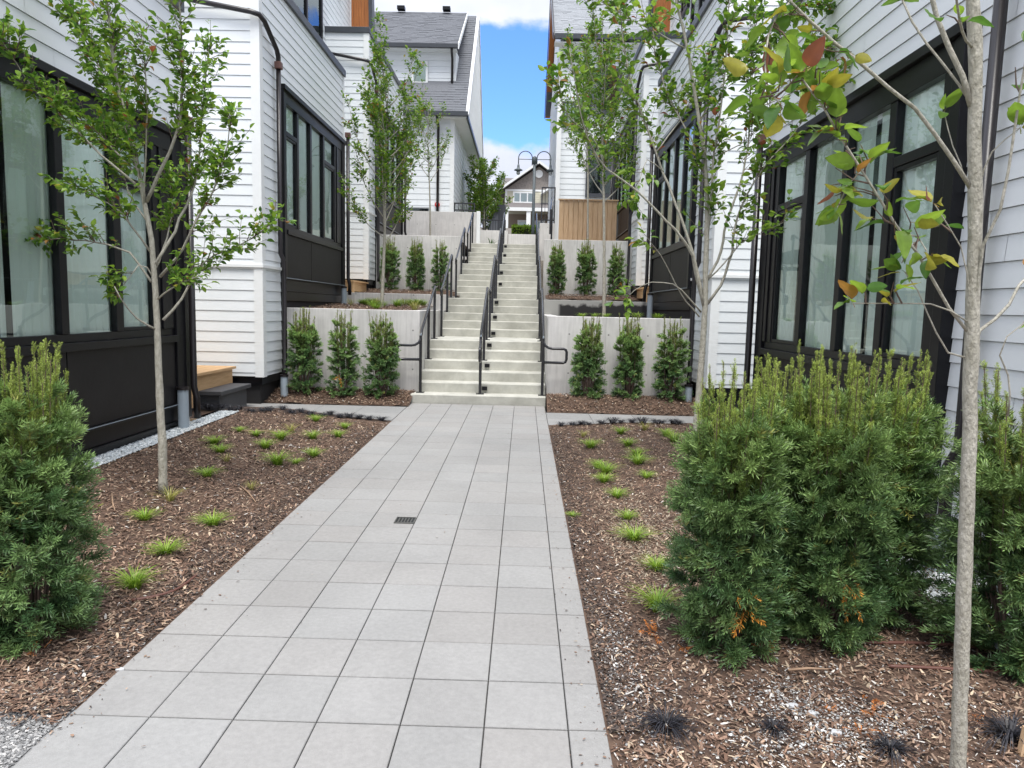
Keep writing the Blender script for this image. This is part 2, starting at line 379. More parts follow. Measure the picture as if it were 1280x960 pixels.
# ---- terrace walls
def rwall(label, x0, x1, y0, y1, z0, z1, m=CONC, cat='wall', holes=True):
    o = MB().box(x0, x1, y0, y1, z0, z1).build('retaining_wall', m, bevel=.008)
    return tag(o, label, cat)
def tiewall():
    m = CONC; t = m.node_tree; bb = t.nodes['Principled BSDF']; src = bb.inputs['Base Color'].links[0].from_socket
    g = t.nodes.new('ShaderNodeTexCoord'); sp = t.nodes.new('ShaderNodeSeparateXYZ'); t.links.new(g.outputs['Object'], sp.inputs[0])
    def mth(op, a, b_=0.0):
        n = t.nodes.new('ShaderNodeMath'); n.operation = op
        for i, v in enumerate((a, b_)):
            if isinstance(v, (int, float)): n.inputs[i].default_value = v
            else: t.links.new(v, n.inputs[i])
        return n.outputs[0]
    px_ = mth('SUBTRACT', mth('FRACT', mth('MULTIPLY', mth('ADD', sp.outputs[0], 50.2), 1.64)), .5); pz_ = mth('SUBTRACT', mth('FRACT', mth('MULTIPLY', mth('ADD', sp.outputs[2], 50.3), 1.64)), .5)
    d = mth('SQRT', mth('ADD', mth('MULTIPLY', px_, px_), mth('MULTIPLY', pz_, pz_)))
    mk = mth('LESS_THAN', d, .022)
    seam = mth('LESS_THAN', mth('ABSOLUTE', mth('SUBTRACT', mth('FRACT', mth('MULTIPLY', mth('ADD', sp.outputs[0], 50.55), .82)), .5)), .0035)
    nz = t.nodes.new('ShaderNodeTexNoise'); mpn = t.nodes.new('ShaderNodeMapping'); mpn.inputs['Scale'].default_value = (6, 6, .5); t.links.new(g.outputs['Object'], mpn.inputs[0]); t.links.new(mpn.outputs[0], nz.inputs[0]); nz.inputs['Detail'].default_value = 8
    mr = t.nodes.new('ShaderNodeMapRange'); t.links.new(nz.outputs[0], mr.inputs[0]); mr.inputs[1].default_value = .35; mr.inputs[2].default_value = .7; mr.inputs[3].default_value = 1.03; mr.inputs[4].default_value = .86
    f = mth('MULTIPLY', mr.outputs[0], mth('SUBTRACT', 1.0, mth('MULTIPLY', mth('MAXIMUM', mk, mth('MULTIPLY', seam, .35)), .6)))
    v = t.nodes.new('ShaderNodeVectorMath'); v.operation = 'SCALE'; t.links.new(src, v.inputs[0]); t.links.new(f, v.inputs['Scale']); t.links.new(v.outputs[0], bb.inputs['Base Color'])
tiewall()
W1 = 11.05
rwall('tall pale concrete retaining wall left of the stairs behind the lowest three yews', -3.74, SX0, W1, W1+.2, -.1, 1.535)
rwall('tall pale concrete retaining wall right of the stairs behind the lowest three yews', SX1+.02, 2.64, W1, W1+.2, -.1, 1.50)
rwall('low concrete side wall running beside the left handrail up to the first terrace', SX0-.2, SX0-.004, W1+.203, 15.0, 0, 1.535)
rwall('low concrete side wall running beside the right handrail up to the first terrace', SX1+.008, SX1+.2, W1+.203, 15.0, 0, 1.497)
rwall('low concrete kerb wall behind the grass in the left first terrace', -3.9, SX0-.004, 15.003, 15.2, .5, 1.86)
def stainwall():
    m = bpy.data.materials.new('stained_concrete'); m.use_nodes = True; t = m.node_tree; bb = t.nodes['Principled BSDF']; bb.inputs['Roughness'].default_value = .8
    tcn = t.nodes.new('ShaderNodeTexCoord'); sp = t.nodes.new('ShaderNodeSeparateXYZ'); t.links.new(tcn.outputs['Object'], sp.inputs[0])
    nz = t.nodes.new('ShaderNodeTexNoise'); nz.inputs['Scale'].default_value = 5; nz.inputs['Detail'].default_value = 8; t.links.new(tcn.outputs['Object'], nz.inputs[0])
    def mth(op, a, b_):
        n = t.nodes.new('ShaderNodeMath'); n.operation = op
        for i, v in enumerate((a, b_)):
            if isinstance(v, (int, float)): n.inputs[i].default_value = v
            else: t.links.new(v, n.inputs[i])
        return n.outputs[0]
    v = mth('ADD', mth('MULTIPLY', mth('SUBTRACT', 1.72, sp.outputs[2]), 14), mth('MULTIPLY', mth('SUBTRACT', nz.outputs[0], .5), 5))
    v2 = mth('MULTIPLY', mth('SUBTRACT', sp.outputs[0], .72), 12)
    v = mth('MINIMUM', v, v2)
    mr = t.nodes.new('ShaderNodeMapRange'); t.links.new(v, mr.inputs[0]); mr.inputs[1].default_value = -.2; mr.inputs[2].default_value = .6
    mxn = t.nodes.new('ShaderNodeMix'); mxn.data_type = 'RGBA'; t.links.new(mr.outputs[0], mxn.inputs[0]); mxn.inputs[6].default_value = (.45, .45, .42, 1); mxn.inputs[7].default_value = (.035, .035, .035, 1)
    t.links.new(mxn.outputs[2], bb.inputs['Base Color']); return m
rwall('low concrete kerb wall with a black damp stain in the right first terrace', SX1+.008, 2.8, 15.003, 15.2, .5, 1.80, stainwall())
rwall('concrete retaining wall behind the upper three yews on the left', -3.85, SX0+.0, 17.9, 18.1, 1.2, 3.36)
rwall('concrete retaining wall behind the upper three yews on the right', SX1+.1, 2.66, 17.9, 18.1, 1.2, 3.33)
rwall('grey upper concrete wall below the far left house, beside the top handrail', -4.6, -1.62, 23.5, 23.7, 2.9, 4.69)
rwall('narrow white end pier of the upper left concrete wall beside the stair top', -1.617, -1.5, 23.46, 23.72, 3.0, 4.72, TRIM)
rwall('low concrete wall closing the stair top on the left, a small plant before it', -1.62, -.62, 24.6, 24.8, 2.8, 4.24)
rwall('low concrete wall closing the stair top on the right, below the hedge', -.60, .42, 24.6, 24.8, 2.8, 4.13)
rwall('side wall of pale concrete right of the stair top under a black railing', .45, .95, 23.6, 23.8, 2.8, 4.4)
b = MB(); 
for yy0, yy1, xx0, xx1, zz in ((15.2, 16.4, -5.2, SX0-.004, 1.79), (15.2, 16.4, SX1+.004, 3.6, 1.79)):
    b.box(xx0, xx1, yy0, yy1, 1.2, zz)
struct(b.build('terrace_path', CONC))

# ================================================================== TOWNHOUSES
EXPO = .1475
def board_rows(b, p0, p1, z0, z1, n, expo=EXPO, phase=0.0):
    """lapped boards along p0->p1 (xy), outward normal n"""
    d = Vector((n[0], n[1], 0)); z = math.floor(z0/expo)*expo+phase
    while z < z1:
        a, c = max(z, z0), min(z+expo, z1)
        if c-a > .004:
            lo, hi = .013, .004
            fa = lo+(hi-lo)*(a-z)/expo; fc = lo+(hi-lo)*(c-z)/expo
            A = Vector((p0[0], p0[1], 0)); B = Vector((p1[0], p1[1], 0)); Z = Vector((0, 0, 1))
            g = .0045 if a == z else 0
            q = [A+d*fa+Z*(a+g), B+d*fa+Z*(a+g), B+d*fc+Z*c, A+d*fc+Z*c]
            Lb = (B-A).length; cuts = [0]; u = random.Random(int(a*97)+int(Lb*31)).uniform(.6, 3.4)
            while u < Lb-.25: cuts.append(u); u += 3.66
            cuts.append(Lb); T_ = (B-A)/Lb
            for i in range(len(cuts)-1):
                c0 = A+T_*(cuts[i]+(.0018 if i else 0)); c1 = A+T_*(cuts[i+1]-(.0018 if i < len(cuts)-2 else 0))
                b.quad(c0+d*fa+Z*(a+g), c1+d*fa+Z*(a+g), c1+d*fc+Z*c, c0+d*fc+Z*c)
            b.quad(A+Z*(a+g)-d*.004, B+Z*(a+g)-d*.004, q[1], q[0])
            b.quad(A+Z*a-d*.004, B+Z*a-d*.004, B+Z*(a+g)-d*.004, A+Z*(a+g)-d*.004)
        z += expo
class Side:
    """u = distance out of the facade towards the walk"""
    def __init__(s, side, xf): s.s = side; s.xf = xf
    def X(s, u): return s.xf+u if s.s < 0 else s.xf-u
def townhouse(side, xf, Y, dz, label, ml=(.92, 1.5, 2.2, 2.98, 3.70), wn=.84, wf=4.32, we=4.62, po=.56, first=False, upper=True, front=True, capz=6.15, nm='townhouse'):
    sd_ = Side(side, xf); X = sd_.X; nrm = (1, 0) if side < 0 else (-1, 0)
    t = thing(nm, label, 'townhouse')
    yc = Y; ye = Y+we; yw0 = Y+wn; yw1 = Y+wf; ml = [Y+q for q in ml]
    zb = .54+dz; zc = capz+dz; zt = 4.75+dz; zs = 2.76+dz; zp = 2.0+dz; zbelt = 2.11+dz
    b = MB()
    def faceY(y0, y1, z0, z1):
        board_rows(b, (X(0), y0), (X(0), y1), z0, z1, nrm)
    faceY(yc, yw0, zb, zbelt); faceY(yc, yw0, zbelt, zc); faceY(yw1, ye, zp-.5, zc); faceY(yw0, yw1, zt, zc)
    board_rows(b, (X(0), yc), (X(-3.2), yc), zb, zc, (0, -1))
    # solid back of the wall so that nothing shines through
    b.box(X(-.02), X(-.12), yc+.01, yw0, zb, zc); b.box(X(-.02), X(-.12), yw1, ye, zp-.5, zc); b.box(X(-.02), X(-.12), yw0, yw1, zt, zc)
    b.box(X(-.02), X(-3.2), yc+.01, yc+.12, zb, zc); b.box(X(0), X(-3.2), ye-.02, ye, zb-.6, zc)
    b.box(X(-.02), X(-3.2), yc+.02, ye-.01, zc-.12, zc-.02)
    b.build('siding_wall', SID, t)
    # corner boards and belt
    c = MB(); c.box(X(.026), X(-.10), yc-.026, yc-.002, zb-.01, zc-.004); c.box(X(.026), X(.002), yc-.001, yc+.10, zb-.01, zc-.004)
    c.box(X(.024), X(.002), ye-.07, ye, zp+.2, zc-.004)
    split_build(c, 'corner_board', TRIM, t)
    c = MB(); c.box(X(.045), X(-3.2), yc-.045, yc-.006, zbelt-.012, zbelt+.028); c.box(X(.045), X(.004), yc-.005, yw0-.06, zbelt-.012, zbelt+.028)
    c.build('belt_trim', TRIM, t)
    # cap
    c = MB(); c.box(X(.05), X(-.2), yc-.05, ye+.03, zc, zc+.13); c.box(X(-.2), X(-3.2), yc-.05, yc+.2, zc, zc+.13); c.build('parapet_cap', CAPM, t, bevel=.006)
    # foundation
    c = MB(); c.box(X(-.06), X(-3.2), yc+.06, yw0, zb-1.7, zb); c.box(X(.02), X(-.2), yw0-.05, ye-.02, zp-1.7, zp-.36); split_build(c, 'foundation', DKC, t)
    c = MB(); c.box(X(-.02), X(-3.2), yc+.02, yc+.06, zb-.12, zb-.002); c.box(X(-.02), X(-.06), yc+.06, yw0-.08, zb-.12, zb-.002); c.build('skirt_board', BLK, t)
    # window unit -------------------------------------------------
    wz = thing('window', None, None); wz.parent = t
    f = MB(); o_ = .085
    f.box(X(o_), X(-.1), yw0-.06, yw0+.045, zp, zt+.03)       # near stile
    f.box(X(o_), X(-.1), yw1-.10, yw1+.10, zp, zt+.03); f.box(X(o_-.02), X(-.1), ml[4], yw1-.101, zs+.041, zt-.141); f.box(X(o_-.005), X(o_-.02), ml[4]+.12, ml[4]+.2, zs+.041, zt-.141)
    if ml[0]-yw0 > .05: f.box(X(o_-.02), X(-.1), yw0+.046, ml[0], zs+.041, zt-.141)
    f.box(X(o_+.03), X(-.1), yw0-.09, yw1+.13, zt+.031, zt+.10)   # head
    f.box(X(o_-.01), X(.006), yw0+.046, yw1-.101, zt-.14, zt+.03)
    f.box(X(o_+.015), X(-.1), yw0+.046, yw1-.101, zs-.10, zs-.03)   # sill
    f.box(X(o_-.03), X(.006), yw0+.046, yw1-.101, zs-.03, zs+.04)
    ya, yb = ml[0], ml[4]; pw = (yb-ya)/4
    for k in range(1, 4):
        yy = ml[k]; f.box(X(.066), X(.006), yy-.048, yy+.048, zs+.041, zt-.141)
    ztr = 4.18+dz
    for k in (0, 3):
        y0, y1 = ml[k]+(.049 if k else 0), ml[k+1]-(.049 if k < 3 else 0)
        f.box(X(.063), X(.006), y0, y1, ztr-.035, ztr+.035)
        # inner sash
        f.box(X(.056), X(.006), y0, y0+.035, zs+.042, ztr-.036); f.box(X(.056), X(.006), y1-.035, y1, zs+.042, ztr-.036)
        f.box(X(.054), X(.006), y0+.036, y1-.036, zs+.042, zs+.075); f.box(X(.054), X(.006), y0+.036, y1-.036, ztr-.07, ztr-.037)
    f.build('frame', BLK, wz, bevel=.004)
    for k in range(4):
        g = MB(); y0, y1 = ml[k]+.0, ml[k+1]-.0
        g.quad((X(.03), y0, zs+.02), (X(.03), y1, zs+.02), (X(.03), y1, zt-.12), (X(.03), y0, zt-.12)) if side < 0 else g.quad((X(.03), y1, zs+.02), (X(.03), y0, zs+.02), (X(.03), y0, zt-.12), (X(.03), y1, zt-.12))
        g.build('pane', GLASS, wz)
    f = MB(); f.box(X(.03), X(-.05), yw1+.101, ye+.004, zp-.2, zt+.03); f.build('end_trim', BLK, t)
    # blinds: softly pleated sheet with a gap
    g = MB(); yy = ya+.02; k = 0
    while yy < yb-.02:
        y2 = min(yy+.05, yb-.02); u0, u1 = (.004, -.010) if k % 2 else (-.010, .004)
        if not (.62 < ((yy-ya) % (pw*2))/(pw*2) < .66): g.quad((X(u0), yy, zs-.02), (X(u1), y2, zs-.02), (X(u1), y2, zt-.05), (X(u0), yy, zt-.05))
        yy = y2; k += 1
    g.build('curtain', BLIND, wz)
    g = MB(); g.box(X(-.35), X(-.36), yw0, yw1, zs-.1, zt+.02); g.box(X(-.1), X(-.36), yw0-.02, yw0, zs-.1, zt); g.box(X(-.1), X(-.36), yw1, yw1+.02, zs-.1, zt)
    g.build('room', DKIN, wz)
    # black panels below
    p = MB(); ym = ml[2]
    p.box(X(.06), X(-.08), yw0+.046, ym-.008, zp, zs-.101); p.box(X(.06), X(-.08), ym+.008, yw1-.101, zp, zs-.101); p.box(X(.05), X(-.085), ym-.008, ym+.008, zp, zs-.101)
    p.build('spandrel_panel', PNL, t, bevel=.003)
    p = MB(); p.box(X(.09), X(-.08), yw0-.06, yw1+.1, zp-.03, zp-.002); p.box(X(.05), X(-.08), yw0-.06, yw1+.1, zp-.19, zp-.032); p.box(X(.075), X(-.08), yw0-.06, yw1+.1, zp-.215, zp-.192); p.box(X(.04), X(-.08), yw0-.06, yw1+.1, zp-.36, zp-.217)
    p.build('base_flashing', BLK, t, bevel=.003)
    p = MB(); p.box(X(.0905), X(.088), yw0-.055, yw1+.095, zp-.014, zp-.006); p.build('flashing_edge', STP, t)
    # downpipes ---------------------------------------------------
    r = .036
    p = MB()
    p.tube([(X(-2.6), yc-.09, 6.3+dz-.55+.22), (X(-.06), yc-.09, 5.53+dz), (X(.05), yc-.075, 5.50+dz), (X(.085), yc+.02, 5.45+dz), (X(.085), yc+.5, 5.24+dz), (X(.085), yc+po, 5.16+dz), (X(.085), yc+po, 5.0+dz)], r, 8)
    p.tube([(X(.085), yc+po, 5.05+dz), (X(.085), yc+po, 2.34+dz), (X(.13), yc+po+.02, 2.22+dz), (X(.13), yc+po+.02, .75+dz), (X(.16), yc+po-.08, .62+dz), (X(.16), yc+po-.08, .5+dz)], r, 8)
    p.tube([(X(.13), yw1+.16, 4.98+dz), (X(.13), yw1+.16, 2.15+dz), (X(.16), yw1+.16, 2.02+dz), (X(.16), yw1+.16, 1.8+dz)], r, 8)
    split_build(p, 'downpipe', PIPE, t, smooth=True)
    p = MB(); p.box(X(.04), X(.135), yc+po-.055, yc+po+.055, 4.99+dz, 5.09+dz); p.box(X(.08), X(.18), yw1+.105, yw1+.215, 4.93+dz, 5.03+dz)
    split_build(p, 'pipe_bracket', COP, t, bevel=.01)
    return t
DY = 6.9
LXF, RXF = -3.75, 2.66
Yc = 10.13
units = []
units.append(townhouse(-1, LXF, Yc-DY, -1.49, 'nearest white clapboard townhouse on the left, black window bay behind the young tree', ml=(.95, 1.66, 2.43, 3.20, 3.84)))
units.append(townhouse(-1, LXF, Yc, 0, 'white townhouse left of the stair foot with a black window bay and corner downpipe'))
units.append(townhouse(-1, LXF, Yc+DY, 1.68, 'white townhouse beside the upper left terrace, its stained wood eave above'))
units.append(townhouse(1, RXF, Yc-DY, -1.49, 'nearest white clapboard townhouse on the right, black window bay above the yew hedge', po=.90, ml=(1.42, 2.03, 2.76, 3.56, 4.28), wn=1.26, wf=4.6, we=4.86))
units.append(townhouse(1, RXF, Yc, 0, 'white townhouse right of the stair foot behind the slender multi-stemmed tree', ml=(1.42, 2.03, 2.76, 3.56, 4.28), wn=1.26, wf=4.6, we=4.86))
units.append(townhouse(1, RXF, Yc+DY, 1.68, 'white townhouse beside the upper right terrace next to the cedar fence', ml=(1.42, 2.03, 2.76, 3.56, 4.28), wn=1.26, wf=4.6, we=4.86))
# set-back upper storeys (part of the middle/upper houses)
for (t, side, xf) in ((units[2], -1, LXF), (units[5], 1, RXF)):
    X = Side(side, xf).X; nrm = (1, 0) if side < 0 else (-1, 0)
    b = MB(); board_rows(b, (X(-1.0), 11.2), (X(-1.0), 19.5), 5.5, 13.5, nrm); b.box(X(-1.02), X(-1.2), 11.2, 19.5, 5.5, 13.5); b.box(X(-1.0), X(-3.5), 19.46, 19.5, 6, 13.5)
    b.build('upper_wall', SID, t)
    b = MB(); b.box(X(-.98), X(-1.0), 19.4, 19.5, 7.6, 13.5); b.build('upper_corner_board', TRIM, t)
    b = MB()
    for i in range(7): b.box(X(-1.0+i*.071+.003), X(-1.0+(i+1)*.071-.003), 19.50+(i % 2)*.004, 19.56, 8.82, 13.5)
    b.build('wood_soffit', STAIN, t)
    b = MB(); b.prism([(X(-.5), 19.4, 8.7), (X(-.40), 19.4, 8.7), (X(-.52), 19.4, 13.5), (X(-.60), 19.4, 13.5)], (0, 0, 0), (0, .3, 0)); b.build('rake_trim', CAPM, t, recalc=True)
    for (y0, y1, z0, z1) in ((14.3, 16.6, 7.2, 9.9), (17.35, 18.0, 10.0, 11.4)) if side < 0 else ((15.2, 16.8, 7.6, 10.0), (17.2, 17.9, 8.6, 10.2)):
        wz = thing('window', None, None); wz.parent = t
        f = MB(); e = .09
        for q in ((y0, y0+e, z0, z1), (y1-e, y1, z0, z1), (y0+e, y1-e, z0, z0+e), (y0+e, y1-e, z1-e, z1), ((y0+y1)/2-e/2, (y0+y1)/2+e/2, z0+e, z1-e)): f.box(X(-.92), X(-.99), *q)
        f.build('frame', BLK, wz)
        g = MB(); g.box(X(-.955), X(-.96), y0+.01, y1-.01, z0+.01, z1-.01); g.build('pane', GLASS, wz)
        g = MB(); g.box(X(-.97), X(-.975), y0+.01, y1-.01, z0+.01, z1-.01); g.build('curtain', BLIND, wz)
b = MB(); b.tube([(-4.72, 18.3, 9.15), (-4.6, 18.3, 9.15)], .05, 10); b.box(-4.74, -4.70, 18.22, 18.38, 9.08, 9.24)
b.build('wall_lamp', TRIM, units[2])
# grey standpipes under the downpipes
def standpipe(x, y, z0, z1, label, r=.055):
    t = thing('drain_standpipe', label, 'drain pipe', (x, y, z0))
    MB().tube([(0, 0, -.1), (0, 0, z1-z0)], r, 16).build('pipe', STP, t, smooth=False)
    b = MB(); b.tube([(0, 0, z1-z0-.001), (0, 0, z1-z0+.03)], r*1.18, 16); b.build('collar', PIPE, t)
standpipe(-3.62, 7.45, .18, .66, 'short blue-grey drain standpipe in the white gravel behind the left tree')
standpipe(-3.60, 10.6, .3, .5, 'small blue-grey standpipe at the foot of the left retaining wall corner')
standpipe(-3.60, 14.2, 1.55, 1.93, 'blue-grey standpipe in the grass of the left first terrace', .05)
standpipe(2.50, 14.2, 1.45, 1.93, 'blue-grey standpipe in front of the damp stained kerb wall on the right', .055)
standpipe(2.46, 4.05, .0, .42, 'grey standpipe in white gravel behind the right yew bushes', .07)
standpipe(2.5, 10.6, .25, .5, 'dark-capped standpipe behind the third yew right of the stairs')
# entry decks
def deck(label, side, xf, y0, y1, zt, xe, step=True):
    t = thing('entry_deck', label, 'porch')
    X = (lambda u: u)
    xb = -5.4 if side < 0 else 4.4
    b = MB(); n = 9; w_ = (xe-xb)/n
    for i in range(n): b.box(xb+w_*i+.004*np.sign(w_), xb+w_*(i+1)-.004*np.sign(w_), y0, y1, zt-.035, zt)
    b.build('deck_boards', WOODH, t)
    b = MB(); e = .05*(-side)
    b.box(xe-e, xe-e*2, y0+.04, y1-.02, zt-.24, zt-.037); b.box(xb, xe-e*2, y0+.04, y0+.08, zt-.24, zt-.037); b.box(xe-e*.2, xe-e, y0+.03, y0+.12, zt-.42, zt-.037)
    b.build('fascia_board', WOODH, t, bevel=.003)
    return t
deck('small cedar entry deck between the two nearest left townhouses', -1, LXF, 8.6, 10.05, .69, -4.1)
b = MB(); b.box(-4.6, -3.85, 8.95, 9.95, .40, .455); b.box(-4.5, -3.9, 9.0, 9.9, .1, .4)
tag(b.build('entry_step', mat('dark_slate', (.07, .07, .075), .6, .2, 6), bevel=.006), 'dark grey slab step in front of the cedar deck on the left', 'step')
deck('cedar entry deck above the left first terrace', -1, LXF, 15.5, 17.0, 2.14, -3.72)
deck('cedar entry deck at the end of the stained kerb wall on the right', 1, RXF, 15.5, 17.0, 2.14, 2.62)
# recess walls between the houses (dark entries)
for side, xf in ((-1, LXF), (1, RXF)):
    X = Side(side, xf).X
    for i, (dz, wh) in enumerate(((-1.49, 'between the two nearest'), (0, 'between the second and third'))):
        y0 = Yc-DY*(1-i)+4.62
        b = MB(); board_rows(b, (X(-1.9), y0), (X(-1.9), y0+2.3), .2+dz, 6.2+dz, (1, 0) if side < 0 else (-1, 0)); b.box(X(-1.92), X(-2.1), y0, y0+2.3, .2+dz, 6.2+dz)
        b.build('entry_wall', SID, units[(0 if side < 0 else 3)+i])
        d_ = thing('door', None, None); d_.parent = units[(0 if side < 0 else 3)+i]
        MB().box(X(-1.84), X(-1.9), y0+.7, y0+1.65, .72+dz+(1.45 if i else 1.45)-1.45, 2.85+dz).build('door_leaf', BLK, d_)

# ---- far left house L3
SHW = mat('shingle_roof', (.17, .18, .195), .92, .5, 14, .25, 30, col2=(.10, .105, .118), stretch=(1.5, 1, 5))
def roofslab(b, x0, x1, ya, za, yb, zb, th=.09):
    b.prism([(x0, ya, za), (x0, yb, zb), (x0, yb, zb-th), (x0, ya, za-th)], (0, 0, 0), (x1-x0, 0, 0))
def courses(b, x0, x1, ya, za, yb, zb, st=.145):
    """shingle courses with small random tabs along a slope"""
    L_ = math.hypot(yb-ya, zb-za); n = int(L_/st); dy, dz = (yb-ya)/L_, (zb-za)/L_; ny, nz = -dz, dy
    for i in range(n):
        s0 = i*st; x = x0
        while x < x1-.001:
            wd = random.uniform(.12, .34); xx = min(x+wd, x1); t0 = random.choice((.001, .004, .009)); e = 0
            p = lambda s, t, xq: (xq, ya+dy*s+ny*t, za+dz*s+nz*t)
            b.quad(p(s0, t0+.006, x), p(s0, t0+.006, xx), p(s0+st, t0*.3, xx), p(s0+st, t0*.3, x))
            b.quad(p(s0, 0, x), p(s0, 0, xx), p(s0, t0+.006, xx), p(s0, t0+.006, x)); x = xx
t = thing('gabled_house', 'tall white house with a grey shingle roof and dormer at the top left', 'house')
b = MB(); board_rows(b, (-8, 24), (-2.45, 24), 3.6, 7.8, (0, -1), .19); board_rows(b, (-2.45, 24), (-2.45, 32), 3.6, 7.8, (1, 0), .19); b.box(-8, -2.47, 24.02, 32, 3.6, 7.8); b.build('lower_wall', SID, t)
b = MB(); b.box(-2.56, -2.425, 23.974, 23.998, 3.6, 7.8); b.box(-2.449, -2.425, 23.999, 24.1, 3.6, 7.8); b.build('corner_board', TRIM, t)
b = MB(); roofslab(b, -8, -2.04, 23.7, 7.87, 28, 12.54); roofslab(b, -8, -2.04, 32.3, 7.87, 28, 12.54); b.build('steep_roof', SHW, t, recalc=True)
b = MB(); courses(b, -2.72, -2.06, 23.7, 7.88, 28, 12.55); courses(b, -8, -2.72, 23.7, 7.88, 24.65, 8.91); b.build('shingles', SHW, t)
b = MB(); b.prism([(-2.04, 23.7, 7.80), (-2.04, 28, 12.5), (-2.04, 32.3, 7.80)], (0, 0, 0), (.05, 0, 0))
for i in range(18):
    y0 = 24.0+i*.46; zt = 7.85+(4.65-abs(28-y0)*4.65/4.3)-.1
    if zt > 8: b.box(-1.992, -1.965, y0, y0+.05, 7.82, zt)
b.build('gable_wall', TRIM, t, recalc=True)
b = MB(); b.prism([(-1.94, 23.62, 7.80), (-1.94, 28, 12.62), (-1.94, 32.4, 7.8), (-1.94, 32.25, 7.8), (-1.94, 28, 12.44), (-1.94, 23.8, 7.8)], (0, 0, 0), (-.1, 0, 0)); b.build('rake_board', TRIM, t, recalc=True)
b = MB(); b.box(-8, -1.96, 23.62, 23.72, 7.76, 7.90); b.box(-2.02, -1.955, 23.72, 32.3, 7.68, 7.80); b.box(-8, -2.42, 24.52, 24.62, 10.18, 10.30); split_build(b, 'gutter', CAPM, t)
b = MB(); b.box(-8, -2.02, 23.72, 32.3, 7.72, 7.755); b.box(-8, -2.46, 24.62, 24.95, 10.14, 10.175); split_build(b, 'soffit', TRIM, t)
b = MB(); board_rows(b, (-8, 24.95), (-2.55, 24.95), 8.8, 10.15, (0, -1), .19); b.box(-8, -2.56, 24.97, 25.1, 8.7, 10.15)
b.prism([(-2.5, 24.93, 9.1), (-2.5, 24.93, 10.2), (-2.5, 26.0, 10.35), (-2.5, 26.1, 10.40)], (0, 0, 0), (-.06, 0, 0)); b.build('dormer_wall', SID, t)
b = MB(); roofslab(b, -8, -2.4, 24.55, 10.27, 27.9, 12.6); b.build('dormer_roof', SHW, t, recalc=True)
b = MB(); courses(b, -8, -2.42, 24.55, 10.28, 27.9, 12.61); b.build('dormer_shingles', SHW, t)
b = MB(); b.prism([(-2.4, 24.5, 10.12), (-2.4, 27.9, 12.45), (-2.4, 27.9, 12.64), (-2.4, 24.5, 10.31)], (0, 0, 0), (.03, 0, 0)); b.build('dormer_rake', TRIM, t, recalc=True)
b = MB(); b.tube([(-2.62, 24.58, 10.15), (-2.62, 24.85, 9.9), (-2.62, 24.85, 8.9)], .04, 8); b.tube([(-2.98, 23.7, 7.8), (-2.95, 23.9, 7.45), (-2.95, 23.93, 4.2)], .045, 8); split_build(b, 'downpipe', PIPE, t, smooth=True)
for x in (-5.0, -3.3):
    b = MB(); b.box(x, x+.28, 27.6, 27.85, 12.6, 12.72); b.build('roof_vent', BLK, t)
def simplewin(par, x0, x1, y, z0, z1, fm, e=.07, mull=0, back=BLIND, nrm=-1):
    wz = thing('window', None, None); wz.parent = par
    f = MB(); f.box(x0, x0+e, y-.05, y, z0, z1); f.box(x1-e, x1, y-.05, y, z0, z1); f.box(x0+e, x1-e, y-.05, y, z0, z0+e); f.box(x0+e, x1-e, y-.05, y, z1-e, z1)
    for k in range(mull):
        xm = x0+(x1-x0)*(k+1)/(mull+1); f.box(xm-e*.4, xm+e*.4, y-.045, y, z0+e, z1-e)
    f.build('frame', fm, wz)
    g = MB(); g.quad((x0+.01, y-.02, z0+.01), (x1-.01, y-.02, z0+.01), (x1-.01, y-.02, z1-.01), (x0+.01, y-.02, z1-.01)); g.build('pane', GLASS, wz)
    g = MB(); g.quad((x0+.01, y-.008, z0+.01), (x1-.01, y-.008, z0+.01), (x1-.01, y-.008, z1-.01), (x0+.01, y-.008, z1-.01)); g.build('curtain', back, wz)
    return wz
simplewin(t, -4.0, -3.45, 24.92, 9.1, 9.85, TRIM)
simplewin(t, -4.02, -3.2, 23.97, 4.66, 4.88, mat('grey_trim', (.4, .42, .43), .6), .04, 0, DKIN)
al = thing('alarm_bell', 'small red alarm bell on the far left house above the concrete wall', 'alarm', (-2.96, 23.96, 4.97))
MB().tube([(0, -.05, 0), (0, .0, 0)], .085, 16).build('dome', mat('alarm_red', (.5, .02, .02), .4), al)
MB().box(-.035, .035, -.06, -.051, -.01, .035).build('lens', TRIM, al)
# ---- far right house R3
t = thing('gabled_house', 'tall white house with a pale shingle roof at the top right behind the cedar fence', 'house')
b = MB(); board_rows(b, (1.0, 24.9), (8, 24.9), 3.6, 10.5, (0, -1), .19); board_rows(b, (1.0, 24.9), (1.0, 33.6), 3.6, 10.6, (-1, 0), .19); b.box(1.02, 8, 24.92, 33.6, 3.6, 10.5)
b.build('wall', SID, t)
b = MB(); b.prism([(1.02, 24.9, 10.5), (1.02, 29.3, 13.9), (1.02, 33.7, 10.5)], (0, 0, 0), (.1, 0, 0)); b.build('gable', TRIM, t, recalc=True)
b = MB(); b.box(.97, 1.12, 24.86, 24.9, 3.6, 10.5); b.box(.95, 1.1, 24.4, 24.5, 3.9, 8.2); b.box(.95, 1.1, 24.5, 24.88, 8.0, 8.2); b.build('corner_board', TRIM, t)
b = MB(); roofslab(b, .78, 8, 24.5, 10.62, 29.3, 14.1); roofslab(b, .78, 8, 34.1, 10.62, 29.3, 14.1); b.build('roof', SHW, t, recalc=True)
b = MB(); courses(b, .80, 8, 24.5, 10.63, 29.3, 14.11); b.build('shingles', mat('pale_shingle', (.36, .38, .40), .9, .4, 14, .4, 30, stretch=(1.5, 1, 3)), t)
